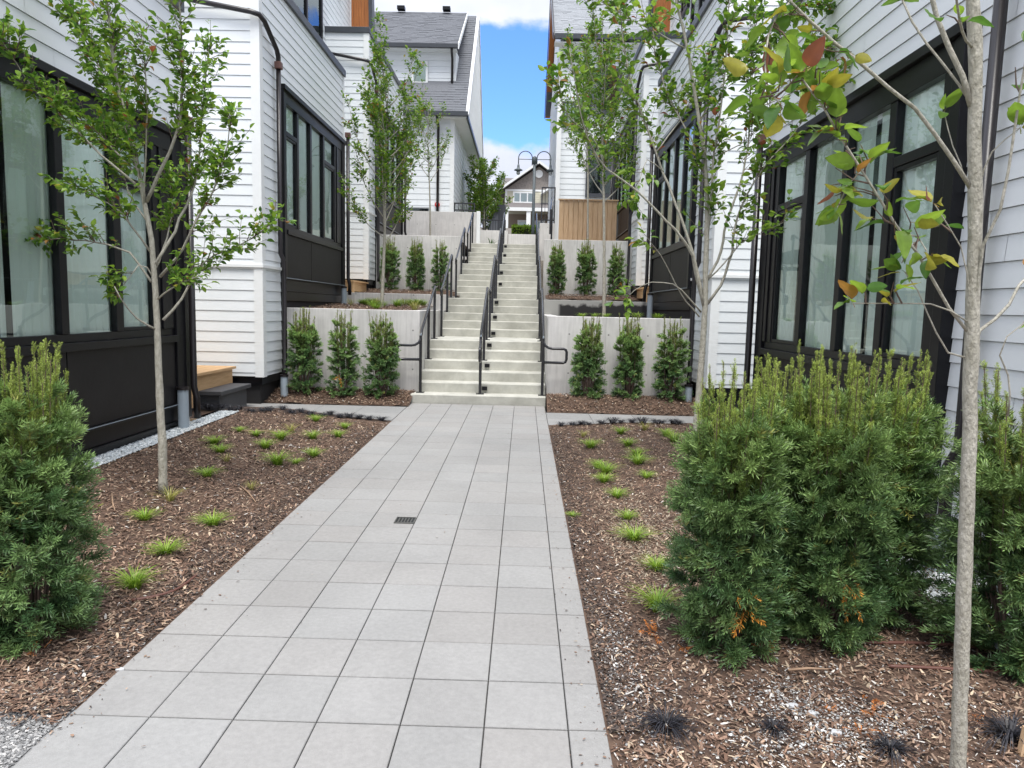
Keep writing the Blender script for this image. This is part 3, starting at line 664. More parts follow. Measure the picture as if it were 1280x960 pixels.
b = MB(); b.prism([(.76, 24.4, 10.45), (.76, 29.3, 14.0), (.76, 34.2, 10.45), (.76, 34.2, 10.66), (.76, 29.3, 14.2), (.76, 24.4, 10.66)], (0, 0, 0), (-.03, 0, 0)); b.box(.8, 8, 24.38, 24.5, 10.48, 10.64); b.build('fascia', CAPM, t, recalc=True)
b = MB(); b.prism([(.77, 29.3, 14.0), (.77, 34.2, 10.5), (1.0, 34.2, 10.5), (1.0, 29.3, 14.0)], (0, 0, 0), (0, 0, -.03)); b.build('wood_soffit', STAIN, t, recalc=True)
b = MB(); b.box(.8, 8, 24.5, 24.9, 10.38, 10.42); b.build('soffit', TRIM, t)
GFR = mat('charcoal_frame', (.05, .055, .065), .5)
simplewin(t, 2.0, 3.0, 24.86, 5.45, 7.35, GFR, .13, 0, DKIN)
simplewin(t, 2.0, 3.1, 24.86, 8.2, 9.7, GFR, .13, 0, DKIN)
wz = simplewin(t, 1.15, 1.6, 24.86, 7.8, 8.6, GFR, .06, 2, BLIND)
# ---- cedar fence
t = thing('cedar_fence', 'natural cedar board fence on top of the right terrace wall', 'fence')
for i in range(12):
    x0 = .93+i*.137; b = MB(); b.box(x0, x0+.127, 20.5+(i % 2)*.006, 20.53+(i % 2)*.006, 3.3, 4.68+.0*i); b.build('board', WOOD, t, bevel=.002)
MB().box(.90, 2.6, 20.47, 20.56, 4.685, 4.72).build('top_rail', WOOD, t); MB().box(.93, 2.57, 20.54, 20.56, 3.3, 4.66).build('backing', WOODH, t)
MB().box(.82, .90, 20.48, 20.56, 3.3, 4.66).build('end_post', TRIM, t)
MB().box(1.72, 1.745, 20.47, 20.495, 3.3, 4.67).build('batten', mat('reddish_wood', (.3, .14, .09), .7, .3, 9), t)
# slanted black handrail beside the fence and railing above
# ---- far house across the street
t = thing('beige_house', 'beige two-storey house with a brown gable and white trim far beyond the stairs', 'house')
HY = 50
b = MB(); board_rows(b, (-1.5, HY), (4.5, HY), 8.3, 9.75, (0, -1), .16); b.box(-1.5, 4.5, HY+.02, HY+8, 5, 9.75); b.build('wall', BEIGE, t)
b = MB(); b.prism([(-1.45, HY-.02, 9.78), (.8, HY-.02, 11.35), (3.05, HY-.02, 9.78)], (0, 0, 0), (0, .2, 0)); b.build('gable', BRN, t, recalc=True)
b = MB(); b.prism([(-2.0, HY-.5, 9.50), (.8, HY-.5, 11.48), (3.6, HY-.5, 9.50), (3.6, HY-.5, 9.68), (.8, HY-.5, 11.65), (-2.0, HY-.5, 9.68)], (0, 0, 0), (0, .08, 0)); b.box(-1.5, 4.5, HY-.05, HY, 9.66, 9.78); b.box(-1.5, -1.35, HY-.06, HY, 8.3, 9.66); b.box(-1.7, 4.5, HY-1.6, HY-1.5, 8.12, 8.35); b.build('white_trim', TRIM, t, recalc=True)
b = MB(); b.prism([(-2.0, HY-.42, 9.6), (.8, HY-.42, 11.6), (.8, HY-.42, 11.5), (-2.0, HY-.42, 9.5)], (0, 0, 0), (0, 8, 0)); b.prism([(3.6, HY-.42, 9.6), (.8, HY-.42, 11.6), (.8, HY-.42, 11.5), (3.6, HY-.42, 9.5)], (0, 0, 0), (0, 8, 0))
BRF = mat('brown_roof', (.17, .155, .15), .9, .3, 8); b.build('gable_roof', BRF, t, recalc=True)
b = MB(); b.quad((-1.75, HY+1, 9.75), (0, HY+1, 9.75), (0, HY+4, 11.25), (-1.75, HY+4, 11.25)); b.quad((-1.5, HY-1.6, 8.36), (4.5, HY-1.6, 8.36), (4.5, HY, 8.9), (-1.5, HY, 8.9)); b.build('main_roof', BRF, t)
b = MB(); b.tube([(.8, HY-.06, 10.85), (.8, HY-.02, 10.85)], .27, 20); b.build('round_vent', TRIM, t)
for x in (-1.35, .15, 1.9, 3.4): MB().box(x-.14, x+.14, HY-1.55, HY-1.3, 5.5, 8.12).build('porch_post', TRIM, t)
b = MB(); b.prism([(.95, HY-.9, 9.35), (2.0, HY-.9, 10.0), (2.0, HY-.9, 10.12), (.95, HY-.9, 9.47)], (0, 0, 0), (0, .9, 0)); b.build('small_rake', TRIM, t, recalc=True)
b = MB(); b.box(1.9, 2.02, HY-.06, HY, 8.3, 9.66); b.build('corner_trim', TRIM, t)
b = MB(); b.box(-1.5, 4.5, HY-.04, HY-.005, 5.5, 8.1); b.build('porch_wall', mat('tan_wall', (.25, .2, .15), .8), t)
WT = TRIM
simplewin(t, -.95, .55, HY-.03, 8.85, 9.62, WT, .1, 2, mat('pale_blind', (.55, .58, .6), .8))
simplewin(t, -.6, .2, HY-.05, 6.6, 7.7, WT, .12, 0, mat('pale_blind', (.5, .55, .6), .8)); simplewin(t, .6, 1.3, HY-.05, 6.6, 7.7, WT, .12, 0, mat('pale_blind', (.5, .55, .6), .8))
# ---- street lamp
t = thing('street_lamp', 'grey double-arm street lamp rising behind the stair top', 'street lamp', (.27, 28, 4.3))
LM = mat('lamp_grey', (.12, .145, .16), .45, .1, 5)
MB().tube([(0, 0, 0), (0, 0, .5), (0, 0, 3.1)], [.075, .06, .055], 12).build('pole', LM, t, smooth=True)
MB().tube([(0, 0, 2.85), (0, 0, 3.1), (0, 0, 3.14)], [.075, .075, .03], 12).build('finial', LM, t, smooth=True)
for s in (-1, 1):
    b = MB(); R_ = .265; cx = s*(.09+R_)
    pts = [(s*.09, 0, 2.8)]+[(cx-s*R_*math.cos(a), 0, 3.06+R_*math.sin(a)) for a in np.linspace(0, math.pi, 13)]+[(cx+s*R_, 0, 2.78)]
    b.tube(pts, .02, 8); b.tube([(s*.05, 0, 3.02), (cx+s*R_, 0, 3.02)], .013, 6); b.build('arm', LM, t, smooth=True)
    b = MB(); X_ = cx+s*R_
    b.tube([(X_, 0, 2.84), (X_, 0, 2.78), (X_, 0, 2.7), (X_, 0, 2.66), (X_, 0, 2.63), (X_, 0, 2.60), (X_, 0, 2.56), (X_, 0, 2.54)], [.025, .045, .05, .08, .15, .17, .06, .05], 14); b.build('lantern', LM, t, smooth=True)
    b = MB(); b.tube([(X_, 0, 2.55), (X_, 0, 2.47), (X_, 0, 2.43)], [.07, .075, .03], 12); b.build('globe', mat('globe_glass', (.5, .52, .52), .2), t, smooth=True)
# ---- dark privacy screen + railing at the top left
t = thing('privacy_screen', 'tall dark grey metal screen left of the stair top', 'screen')
MB().box(-1.05, -.78, 27, 27.12, 4.1, 5.45).build('wide_post', GFR, t)
b = MB(); b.prism([(-1.5, 27.02, 4.1), (-1.05, 27.02, 4.1), (-1.05, 27.02, 5.4), (-1.2, 27.02, 5.2)], (0, 0, 0), (0, .05, 0)); b.build('panel', mat('screen_grey', (.14, .15, .17), .6), t, recalc=True)
def railing(label, x0, x1, y, z0, z1, n):
    t = thing('metal_railing', label, 'railing')
    for zz in (z0+.06, z1): MB().box(x0, x1, y-.015, y+.015, zz-.02, zz+.02).build('rail', RAIL, t)
    for x in (x0, x1): MB().box(x-.02, x+.02, y-.02, y+.02, z0-.15, z1+.02).build('post', RAIL, t)
    for i in range(n):
        x = x0+(x1-x0)*(i+1)/(n+1); MB().box(x-.008, x+.008, y-.008, y+.008, z0+.06, z1).build('baluster', RAIL, t)
    return t
railing('low black railing on the wall in front of the dark screen', -1.55, -.75, 26.0, 4.15, 4.75, 8)
railing('black railing on the side wall right of the stair top', .50, .92, 23.7, 4.45, 5.55, 3)
railing('short black railing above the upper left concrete wall', -2.35, -1.7, 23.6, 4.7, 4.98, 4)

# ================================================================== HANDRAILS
def handrail(label, x, k0, k1, ybase0, ybase1, loop=0, group='handrail lengths on the stairs'):
    t = thing('handrail', label, 'handrail', group=None)
    H_ = .915
    ymid = stepY[(k0+k1)//2]+.12
    km = (k0+k1)//2+1 if k1-k0 > 2 else None
    z0, z1 = LEV(k0)+H_, LEV(k1)+H_
    p0 = Vector((x, ybase0, z0)); p1 = Vector((x, ybase1, z1))
    r = MB()
    if loop:
        d = Vector((loop, 0, 0)) if abs(loop) == 1 else Vector((0, -1, 0)); Ln = .36 if abs(loop) == 1 else .2
        q = p0+Vector((0, 0, -.02)); c = []
        c += [p1+Vector((0, .12, .0)), p1, p0+(p1-p0)*.06, q+Vector((0, .0, -.06)), q+Vector((0, -.02, -.12))+d*.03, q+Vector((0, -.03, -.155))+d*.08, q+Vector((0, -.03, -.165))+d*.14]
        e = q+Vector((0, -.03, -.165))
        c += [e+d*(Ln-.05), e+d*(Ln-.015)+Vector((0, 0, -.015)), e+d*Ln+Vector((0, 0, -.05)), e+d*Ln+Vector((0, 0, -.16)), e+d*(Ln-.015)+Vector((0, 0, -.2)), e+d*(Ln-.05)+Vector((0, 0, -.215)), e+Vector((0, .01, -.215))]
        r.tube(c, .0215, 8)
    else:
        r.tube([p0+Vector((0, -.1, -.14)), p0+Vector((0, -.11, -.02)), p0+Vector((0, -.06, 0)), p0, p1, p1+Vector((0, .12, 0)), p1+Vector((0, .14, -.12))], .0215, 8)
    r.build('rail', RAIL, t, smooth=True)
    def post(y, zb, zt):
        p = MB(); p.box(x-.022, x+.022, y-.022, y+.022, zb, zt-.03)
        po = p.build('post', RAIL, t, bevel=.003)
        MB().box(x-.06, x+.06, y-.06, y+.06, zb, zb+.012).build('base_plate', RAIL, po)
        MB().tube([(x, y, zt-.05), (x, y, zt)], .012, 6).build('bracket', STP, po)
    post(ybase0, LEV(k0), z0)
    if km: 
        ym = stepY[km-1]+.13; tt = (ym-ybase0)/(ybase1-ybase0); post(ym, LEV(km), z0+(z1-z0)*tt)
    post(ybase1, LEV(k1), z1)
fl = [(1, 6), (6, 11), (11, 17), (17, 22)]
place = ['lowest', 'second', 'third', 'topmost']
for nm, x, lp in (('left', -1.575, -1), ('middle', -.65, 2), ('right', .31, 1)):
    for i, (a, c) in enumerate(fl):
        ya = stepY[a-1]+(.2 if i == 0 else LN+.12); yb = stepY[c-1]+.25
        lab = '%s length of the %s black handrail on the stairs' % (place[i], nm)
        if i == 0: lab += {'left': ', loop end turned left', 'middle': ', loop end facing the walk', 'right': ', loop end turned right'}[nm]
        handrail(lab, x, a, c, ya, yb, lp if i == 0 else 0)
tt = thing('handrail', 'slanted black handrail beside the white end post of the cedar fence', 'handrail')
MB().tube([(.62, 18.3, 3.5), (.62, 18.3, 4.1), (.80, 22.5, 5.0), (.80, 22.5, 3.4)], .03, 8).build('rail', RAIL, tt)
MB().box(.70, .74, 20.3, 20.34, 3.3, 4.5).build('post', RAIL, tt)
# floor drain in the walk
dr = thing('floor_drain', 'small square black drain grate set in the grey pavers', 'drain', (-.82, 4.96, pz(4.96)+.001))
b = MB(); 
for i in range(6): b.box(-.062+i*.0225, -.050+i*.0225, -.06, .06, .0, .005)
b.build('grate_bars', BLK, dr)
b = MB(); b.box(-.07, .07, -.07, -.061, 0, .006); b.box(-.07, .07, .061, .07, 0, .006); b.box(-.07, -.063, -.06, .06, 0, .006); b.box(.0685, .075, -.06, .06, 0, .006); b.box(-.066, .066, -.0655, .0655, -.0005, .0008); b.build('grate_frame', mat('drain_grey', (.1, .1, .09), .6), dr)
# ================================================================== PLANTS
def rotmats(D, rngl, up=None):
    """frames whose x axis is D (n,3); random roll unless up given"""
    D = D/np.linalg.norm(D, axis=1, keepdims=True); n = len(D)
    if up is None: U = rngl.normal(size=(n, 3))
    else: U = np.broadcast_to(np.asarray(up, float), (n, 3))+rngl.normal(size=(n, 3))*.15
    Y_ = np.cross(U, D); Y_ /= np.linalg.norm(Y_, axis=1, keepdims=True)+1e-9
    Z_ = np.cross(D, Y_)
    return np.stack([D, Y_, Z_], -1)
def inst(TV, TF, TC, pos, R, sc, colmul):
    """copies of a template: returns V,F,C"""
    n = len(pos); k = len(TV)
    sc = np.asarray(sc); sc = sc[:, None] if sc.ndim == 1 else sc
    V = np.einsum('nij,nkj->nki', R, TV[None]*sc[:, None, :] if sc.shape[1] == 3 else TV[None]*sc[:, :, None])+pos[:, None]
    F = (TF[None]+(np.arange(n)*k)[:, None, None]).reshape(-1, TF.shape[1])
    Cc = (TC[None]*colmul[:, None]).reshape(-1, 3) if TC is not None else np.repeat(colmul, k, 0)
    return V.reshape(-1, 3), F, Cc
def cat_(parts):
    V, F, Cc, o = [], [], [], 0
    for v, f, c in parts:
        V.append(v); F.append(f+o); Cc.append(c); o += len(v)
    return np.concatenate(V), np.concatenate(F), np.concatenate(Cc)
def sprig_template(npair, nl, nw, flat=True, rg=None):
    """unit shoot along x with flat needles"""
    V, F, Cc = [], [], []
    def needle(p, d, w, l, tip):
        n0 = len(V); d = d/np.linalg.norm(d); tip = tip*rg.uniform(.55, 1.5); s = np.cross(d, rg.normal(size=3)); s = s/(np.linalg.norm(s)+1e-6)
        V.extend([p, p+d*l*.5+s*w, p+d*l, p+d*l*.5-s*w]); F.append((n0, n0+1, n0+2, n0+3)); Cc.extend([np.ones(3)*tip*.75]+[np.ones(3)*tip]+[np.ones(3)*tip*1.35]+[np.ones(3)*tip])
    for i in range(npair):
        t = (i+.6)/npair; p = np.array([t, 0, -.12*t*t]); l = nl*(1.0 if t < .8 else .75); tip = .8+.45*t
        if flat:
            for s in (-1, 1) if rg.random() < .85 else (1,):
                a = math.radians(62-25*t)+rg.normal()*.15; needle(p, np.array([math.cos(a), s*math.sin(a), .28+rg.normal()*.2]), nw, l*(.85+.3*rg.random()), tip)
        else:
            for q in range(3):
                ph = q*2.09+i*1.1+rg.normal()*.3; a = math.radians(66-30*t); needle(p, np.array([math.cos(a), math.sin(a)*math.cos(ph), math.sin(a)*math.sin(ph)]), nw, l*(.8+.3*rg.random()), tip)
    needle(np.array([.97, 0, -.12]), np.array([1, 0, .1]), nw, nl*.8, 1.3)
    # stalk
    n0 = len(V); V.extend([np.array([0, .008, 0]), np.array([0, -.008, 0]), np.array([1, -.004, -.12]), np.array([1, .004, -.12])]); F.append((n0, n0+1, n0+2, n0+3)); Cc.extend([np.array([1.3, .8, .6])]*4)
    return np.array(V), np.array(F), np.array(Cc)
def yew_mesh(seed, H, Wx, Wy, nshoot, nlead, near=True, dead=0):
    rg = np.random.default_rng(seed); parts = []
    T = [sprig_template(9 if near else 8, .31 if near else .32, .020 if near else .038, k < 1, rg) for k in range(3)]
    TR_ = [sprig_template(9 if near else 8, .36 if near else .38, .030 if near else .045, False, rg) for _ in range(2)]
    prof = lambda z: np.interp(z, [0, .08, .25, .5, .7, .85, 1], [.80, .94, 1, .98, .86, .62, .4])
    bodyH = .80 if near else .84
    # clumps: shoots come in fans round branch ends -> light and dark hollows
    ncl = nshoot//9
    th = rg.random(ncl)*2*np.pi; zz = np.where(rg.random(ncl) < .90, rg.random(ncl)*.74, .68+.18*rg.random(ncl)**1.3); rr = np.sqrt(rg.random(ncl))*.5+.5
    rr[: ncl//5] *= .6
    rad = prof(zz/1.0)*rr*(1+.12*np.sin(3*th+seed)+.1*np.sin(7*th+zz*9))
    cx, cy, cz = rad*np.cos(th)*Wx/2, rad*np.sin(th)*Wy/2, zz*H+.03
    for ti in range(3):
        sel = np.arange(ti, ncl, 3); m = 9
        P_ = np.repeat(np.stack([cx, cy, cz], 1)[sel], m, 0); n = len(P_)
        O = np.repeat(np.stack([np.cos(th), np.sin(th), .25+2.2*zz**3], 1)[sel], m, 0)
        D = O*1.1+rg.normal(size=(n, 3))*.5; 
        L_ = (.085+.05*rg.random(n))*(1 if near else .85)
        P_ = P_-D/np.linalg.norm(D, axis=1, keepdims=True)*L_[:, None]*.35
        if not near: P_ = P_*[1, 1, 1.0]
        R = rotmats(D, rg, (0, 0, 1))
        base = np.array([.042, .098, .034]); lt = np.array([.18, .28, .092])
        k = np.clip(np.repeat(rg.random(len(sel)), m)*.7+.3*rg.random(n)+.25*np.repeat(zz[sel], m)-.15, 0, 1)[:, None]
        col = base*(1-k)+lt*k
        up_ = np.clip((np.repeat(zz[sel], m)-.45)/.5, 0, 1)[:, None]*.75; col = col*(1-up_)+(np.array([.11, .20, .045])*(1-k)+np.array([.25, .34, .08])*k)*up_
        yl = rg.random(n) < .02; col[yl] = [.20, .21, .05]
        if not near: col = col*1.2
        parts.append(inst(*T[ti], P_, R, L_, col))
    # leaders: upright shoots with short radial needles, yellower at their tips
    stems = MB()
    for i in range(nlead):
        a = rg.random()*6.28; r = math.sqrt(rg.random())*.96
        x, y = r*math.cos(a)*Wx/2*.82, r*math.sin(a)*Wy/2*.82
        top = H*(.80+.26*rg.random()); z0 = H*.3
        lean = rg.normal(size=2)*.03
        P0_, P1_ = np.array([x*.75, y*.75, z0]), np.array([x+lean[0], y+lean[1], top])
        stems.tube([(x*.25, y*.25, 0), tuple(P0_), tuple(P1_)], [.004, .004, .0018] if near else [.006, .005, .003], 5)
        n = int((60 if near else 20)*(top-z0)/.7)+8
        t = np.sort(rg.random(n))**.8; P_ = P0_+(P1_-P0_)*t[:, None]
        D = (P1_-P0_)/np.linalg.norm(P1_-P0_)+rg.normal(size=(n, 3))*np.array([.3, .3, .1]); D[:, 2] = np.abs(D[:, 2])+.5
        L_ = (.045+.03*rg.random(n))*(1 if near else 1.1)*(1.25-.80*t)
        k = np.clip(t*1.15-.1+rg.normal(size=n)*.1, 0, 1)[:, None]
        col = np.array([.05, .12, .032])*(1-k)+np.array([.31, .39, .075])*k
        if not near: col = col*.85
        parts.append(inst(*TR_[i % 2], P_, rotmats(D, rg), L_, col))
    V, F, Cc = cat_(parts)
    dm = None
    if dead:
        P_ = np.stack([rg.normal(size=dead)*.02, np.full(dead, -Wy*.5), .24*H+rg.normal(size=dead)*.035], 1); D = np.array([[0, -.6, -.5]])+rg.normal(size=(dead, 3))*.5
        dm = inst(*T[0], P_, rotmats(D, rg), np.full(dead, .085), np.tile([.62, .27, .04], (dead, 1)))
    return V, F, Cc, stems, dm
def yew(seed, H, Wx, Wy, nshoot, nlead, near, label, loc, dead=0, rz=0):
    V, F, Cc, stems, dm = yew_mesh(seed, H, Wx, Wy, nshoot, nlead, near, dead)
    t = thing('yew_bush', label, 'bush', (0, 0, 0))
    npmesh('foliage', V, F, NEED, Cc, t)
    stems.build('stem', TWIG, t)
    if dm: npmesh('dead_sprig', *dm[:2], NEED, dm[2], t)
    t.location = loc; t.rotation_euler = (0, 0, rz)
    return t
# big near bushes
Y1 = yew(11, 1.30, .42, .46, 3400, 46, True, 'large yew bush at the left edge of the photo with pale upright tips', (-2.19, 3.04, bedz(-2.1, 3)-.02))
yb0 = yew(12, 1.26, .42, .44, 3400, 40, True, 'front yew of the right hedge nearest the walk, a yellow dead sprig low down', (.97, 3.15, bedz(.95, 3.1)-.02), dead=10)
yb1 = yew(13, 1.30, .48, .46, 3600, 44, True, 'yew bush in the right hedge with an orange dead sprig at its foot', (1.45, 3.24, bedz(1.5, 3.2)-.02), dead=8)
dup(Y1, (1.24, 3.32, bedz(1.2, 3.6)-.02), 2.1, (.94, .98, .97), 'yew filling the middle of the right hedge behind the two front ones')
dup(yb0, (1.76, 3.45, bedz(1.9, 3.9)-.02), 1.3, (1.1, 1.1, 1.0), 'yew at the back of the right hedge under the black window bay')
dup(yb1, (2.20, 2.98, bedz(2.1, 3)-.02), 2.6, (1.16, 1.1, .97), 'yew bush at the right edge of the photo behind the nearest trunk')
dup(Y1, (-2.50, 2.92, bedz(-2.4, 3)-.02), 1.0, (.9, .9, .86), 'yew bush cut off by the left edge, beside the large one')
# small bushes by the terrace walls
lowL = [(383, 'left'), (433, 'middle'), (479, 'right')]
F0 = yew(21, 1.25, .46, .38, 1700, 34, False, 'left of the three lowest yews against the left retaining wall', (-3.33, 10.72, .22))
F1 = yew(22, 1.24, .40, .36, 1400, 26, False, 'middle of the three lowest left yews, yellow dead sprig at its foot', (-2.72, 10.7, .22), dead=5)
F2 = yew(23, 1.24, .46, .38, 1700, 34, False, 'yew nearest the handrail loop in the lowest left row', (-2.13, 10.68, .21))
F3 = dup(F2, (1.0, 10.75, .2), 2.2, (1.0, 1, 1.04), 'left of the three lowest yews right of the stairs')
dup(F0, (1.62, 10.75, .19), 1.2, (.98, 1, 1.04), 'middle of the three lowest yews right of the stairs')
dup(F1, (2.24, 10.68, .18), 2.5, (1.15, 1.1, 1.03), 'yew at the right end of the lowest row, next to the slender trunk')
for i, (x, zb, src, sc, lab) in enumerate(((487, 362, F0, .98, 'left yew of the upper left row behind the terrace tree'), (520, 363, F2, .98, 'middle yew of the upper left row'), (550, 364, F1, .95, 'yew nearest the stairs in the upper left row'),
        (695, 371, F2, .98, 'yew nearest the stairs in the upper right row'), (732, 371, F0, 1.0, 'middle yew of the upper right row'), (769, 372, F1, .97, 'right yew of the upper right row under the cedar fence'))):
    p = aY(x, zb, 17.45); dup(src, (p.x, 17.45, 1.95), i*1.3+.5, (sc, sc, sc*1.03), lab)

# ------------------------------------------------------------------ trees
def leaf_template():
    m = [(0, 0, 0), (.35, 0, .01), (.72, 0, -.06), (1, 0, -.20)]
    l = [(.20, .23, .10), (.52, .31, .10), (.82, .17, -.03)]; r = [(x, -y, z) for x, y, z in l]
    V = np.array(m+l+r, float)
    F = [(0, 4, 1), (1, 4, 5), (1, 5, 2), (2, 5, 6), (2, 6, 3), (0, 1, 7), (1, 8, 7), (1, 2, 8), (2, 9, 8), (2, 3, 9)]
    V[:, 0] += .0; Cc = np.ones((10, 3)); Cc[:4] *= 1.12
    # petiole
    V = np.vstack([V, [[-.3, .012, 0], [-.3, -.012, 0], [0.02, 0, 0]]]); F.append((10, 11, 12)); Cc = np.vstack([Cc, np.ones((3, 3))])
    return V, np.array(F), Cc
LT = leaf_template()
def fine_leaf(n=9):
    V, F, Cc = [], [], []
    for i in range(n+1):
        t = i/n; w = .30*math.sin(math.pi*t**.8)**.8*(1-.15*t) if 0 < t < 1 else 0
        z = .03*math.sin(t*6)-.22*t*t
        for j, k in enumerate((-1, -.5, 0, .5, 1)):
            V.append((t, w*k, z+abs(k)*w*.22+.012*math.sin(i*2.1+j))); c = 1.18 if j == 2 else (.96 if (i+j) % 2 else 1.03); Cc.append((c, c, c))
    for i in range(n):
        for j in range(4): a = i*5+j; F += [(a, a+5, a+6), (a, a+6, a+1)]
    o = len(V); V += [(-.34, .014, .02), (-.34, -.014, .02), (.02, 0, 0)]; F.append((o, o+1, o+2)); Cc += [(1.2, .8, .8)]*3
    return np.array(V, float), np.array(F), np.array(Cc)
LTF = fine_leaf()
def leafcols(n, rg, warm=.05, bright=1.0):
    k = rg.random(n)[:, None]**1.3
    c = np.array([.075, .185, .025])*(1-k)+np.array([.30, .46, .05])*k
    q = rg.random(n)
    c[q < warm] = [.36, .34, .04]; c[q < warm*.45] = [.40, .20, .045]; c[q < warm*.12] = [.30, .10, .05]
    return c*bright*(.85+.3*rg.random((n, 1)))
def smooth_path(pts, n):
    P_ = np.array(pts, float); 
    if len(P_) == 2: return P_[0]+(P_[1]-P_[0])*np.linspace(0, 1, n)[:, None]
    t = np.r_[0, np.cumsum(np.linalg.norm(np.diff(P_, axis=0), axis=1))]; t /= t[-1]; u = np.linspace(0, 1, n)
    m = np.gradient(P_, t, axis=0); out = []
    for q in u:
        i = min(np.searchsorted(t, q, side='right')-1, len(t)-2); h = t[i+1]-t[i]; s = (q-t[i])/h
        out.append((2*s**3-3*s*s+1)*P_[i]+(s**3-2*s*s+s)*h*m[i]+(-2*s**3+3*s*s)*P_[i+1]+(s**3-s*s)*h*m[i+1])
    return np.array(out)
def tree(label, limbs, seed, leaf=.055, twig_len=.3, twigs_per_m=14, leaves_per_m=34, warm=.05, loc=(0, 0, 0), knots=True, extra=None, fine=False, droop=0, upb=.7, trunk_r=.03):
    """limbs: list of (points, r0, r1, leafstart 0..1, density). the first is the trunk"""
    rg = np.random.default_rng(seed)
    t = thing('young_tree', label, 'tree', (0, 0, 0))
    wood = MB(); tw = MB(); LP_, LD = [], []
    for li, (pts, r0, r1, ls, dens) in enumerate(limbs):
        L_ = np.linalg.norm(np.diff(np.array(pts), axis=0), axis=1).sum(); n = max(6, int(L_/.09))
        P_ = smooth_path(pts, n); P_[1:-1] += rg.normal(size=(n-2, 3))*.0025*(1 if li else .6)
        rad = r0+(r1-r0)*np.linspace(0, 1, n)**.85
        if li == 0 and knots: rad = rad*(1+.10*(rg.random(n) < .12))
        if li == 0: rad[0] *= 1.25
        wood.tube(P_, list(rad), 10 if li == 0 else 6)
        if dens <= 0: continue
        ntw = int(L_*(1-ls)*twigs_per_m*dens)
        for k in range(ntw):
            u = ls+(1-ls)*rg.random(); i = min(int(u*(n-1)), n-2); p = P_[i]+(P_[i+1]-P_[i])*(u*(n-1)-i)
            d = P_[i+1]-P_[i]; d /= np.linalg.norm(d)
            s = rg.normal(size=3); s -= d*s.dot(d); s /= np.linalg.norm(s)
            dr = d*.75+s*(.55+.5*rg.random())+np.array([0, 0, upb*.35-droop]); dr /= np.linalg.norm(dr)
            tl = twig_len*(.35+.9*rg.random())*(1.15-.6*u)
            q = [p, p+dr*tl*.5+rg.normal(size=3)*.01, p+dr*tl+np.array([0, 0, .04*upb])*tl*4+rg.normal(size=3)*.012]
            tw.tube(q, [.0032, .0022, .0011], 4, cap=False)
            nl = max(2, int(tl*leaves_per_m*(.7+.6*rg.random())))
            for j in range(nl):
                a = .12+.88*(j+rg.random()*.7)/nl; a = min(a, 1); pp = q[0]+(q[1]-q[0])*min(1, a*2) if a < .5 else q[1]+(q[2]-q[1])*(a*2-1)
                s2 = rg.normal(size=3); s2[2] = s2[2]*.5-.12
                dd = dr*.55+s2*.6; LP_.append(pp+dd/np.linalg.norm(dd)*leaf*.3); LD.append(dd)
        # terminal leaves
        for j in range(4):
            dd = (P_[-1]-P_[-2])/.09+rg.normal(size=3)*.5; LP_.append(P_[-1]+dd*.01); LD.append(dd)
    nf = len(wood.f); off = len(wood.v); wood.v += tw.v; wood.f += [tuple(i+off for i in f) for f in tw.f]
    wo = wood.build('trunk', BARK, t, smooth=True); wo.data.materials.append(TWIG)
    mi = np.zeros(len(wood.f), np.int32); mi[nf:] = 1; wo.data.polygons.foreach_set('material_index', mi)
    if extra:
        for (p, d, s) in extra: pass
    LP_, LD = np.array(LP_), np.array(LD); n = len(LP_)
    R = rotmats(LD, rg, (0, 0, 1)); R2 = rotmats(LD, rg); mixv = rg.random(n) < .35; R[mixv] = R2[mixv]
    sc = leaf*(.6+.6*rg.random(n)); sc3 = np.stack([sc, sc*(.85+.3*rg.random(n)), sc*(.5+1.3*rg.random(n))], 1)
    V, F, Cc = inst(*(LTF if fine else LT), LP_, R, sc3, leafcols(n, rg, warm))
    npmesh('foliage', V, F, LEAF, Cc, t, smooth=fine)
    return t
def px(D, *pts, dd=0, x0=None):
    """polyline measured in the photo, at depth D drifting by dd along it"""
    n = len(pts); return [tuple(aY(x, y, D+dd*i/max(1, n-1))) for i, (x, y) in enumerate(pts)]
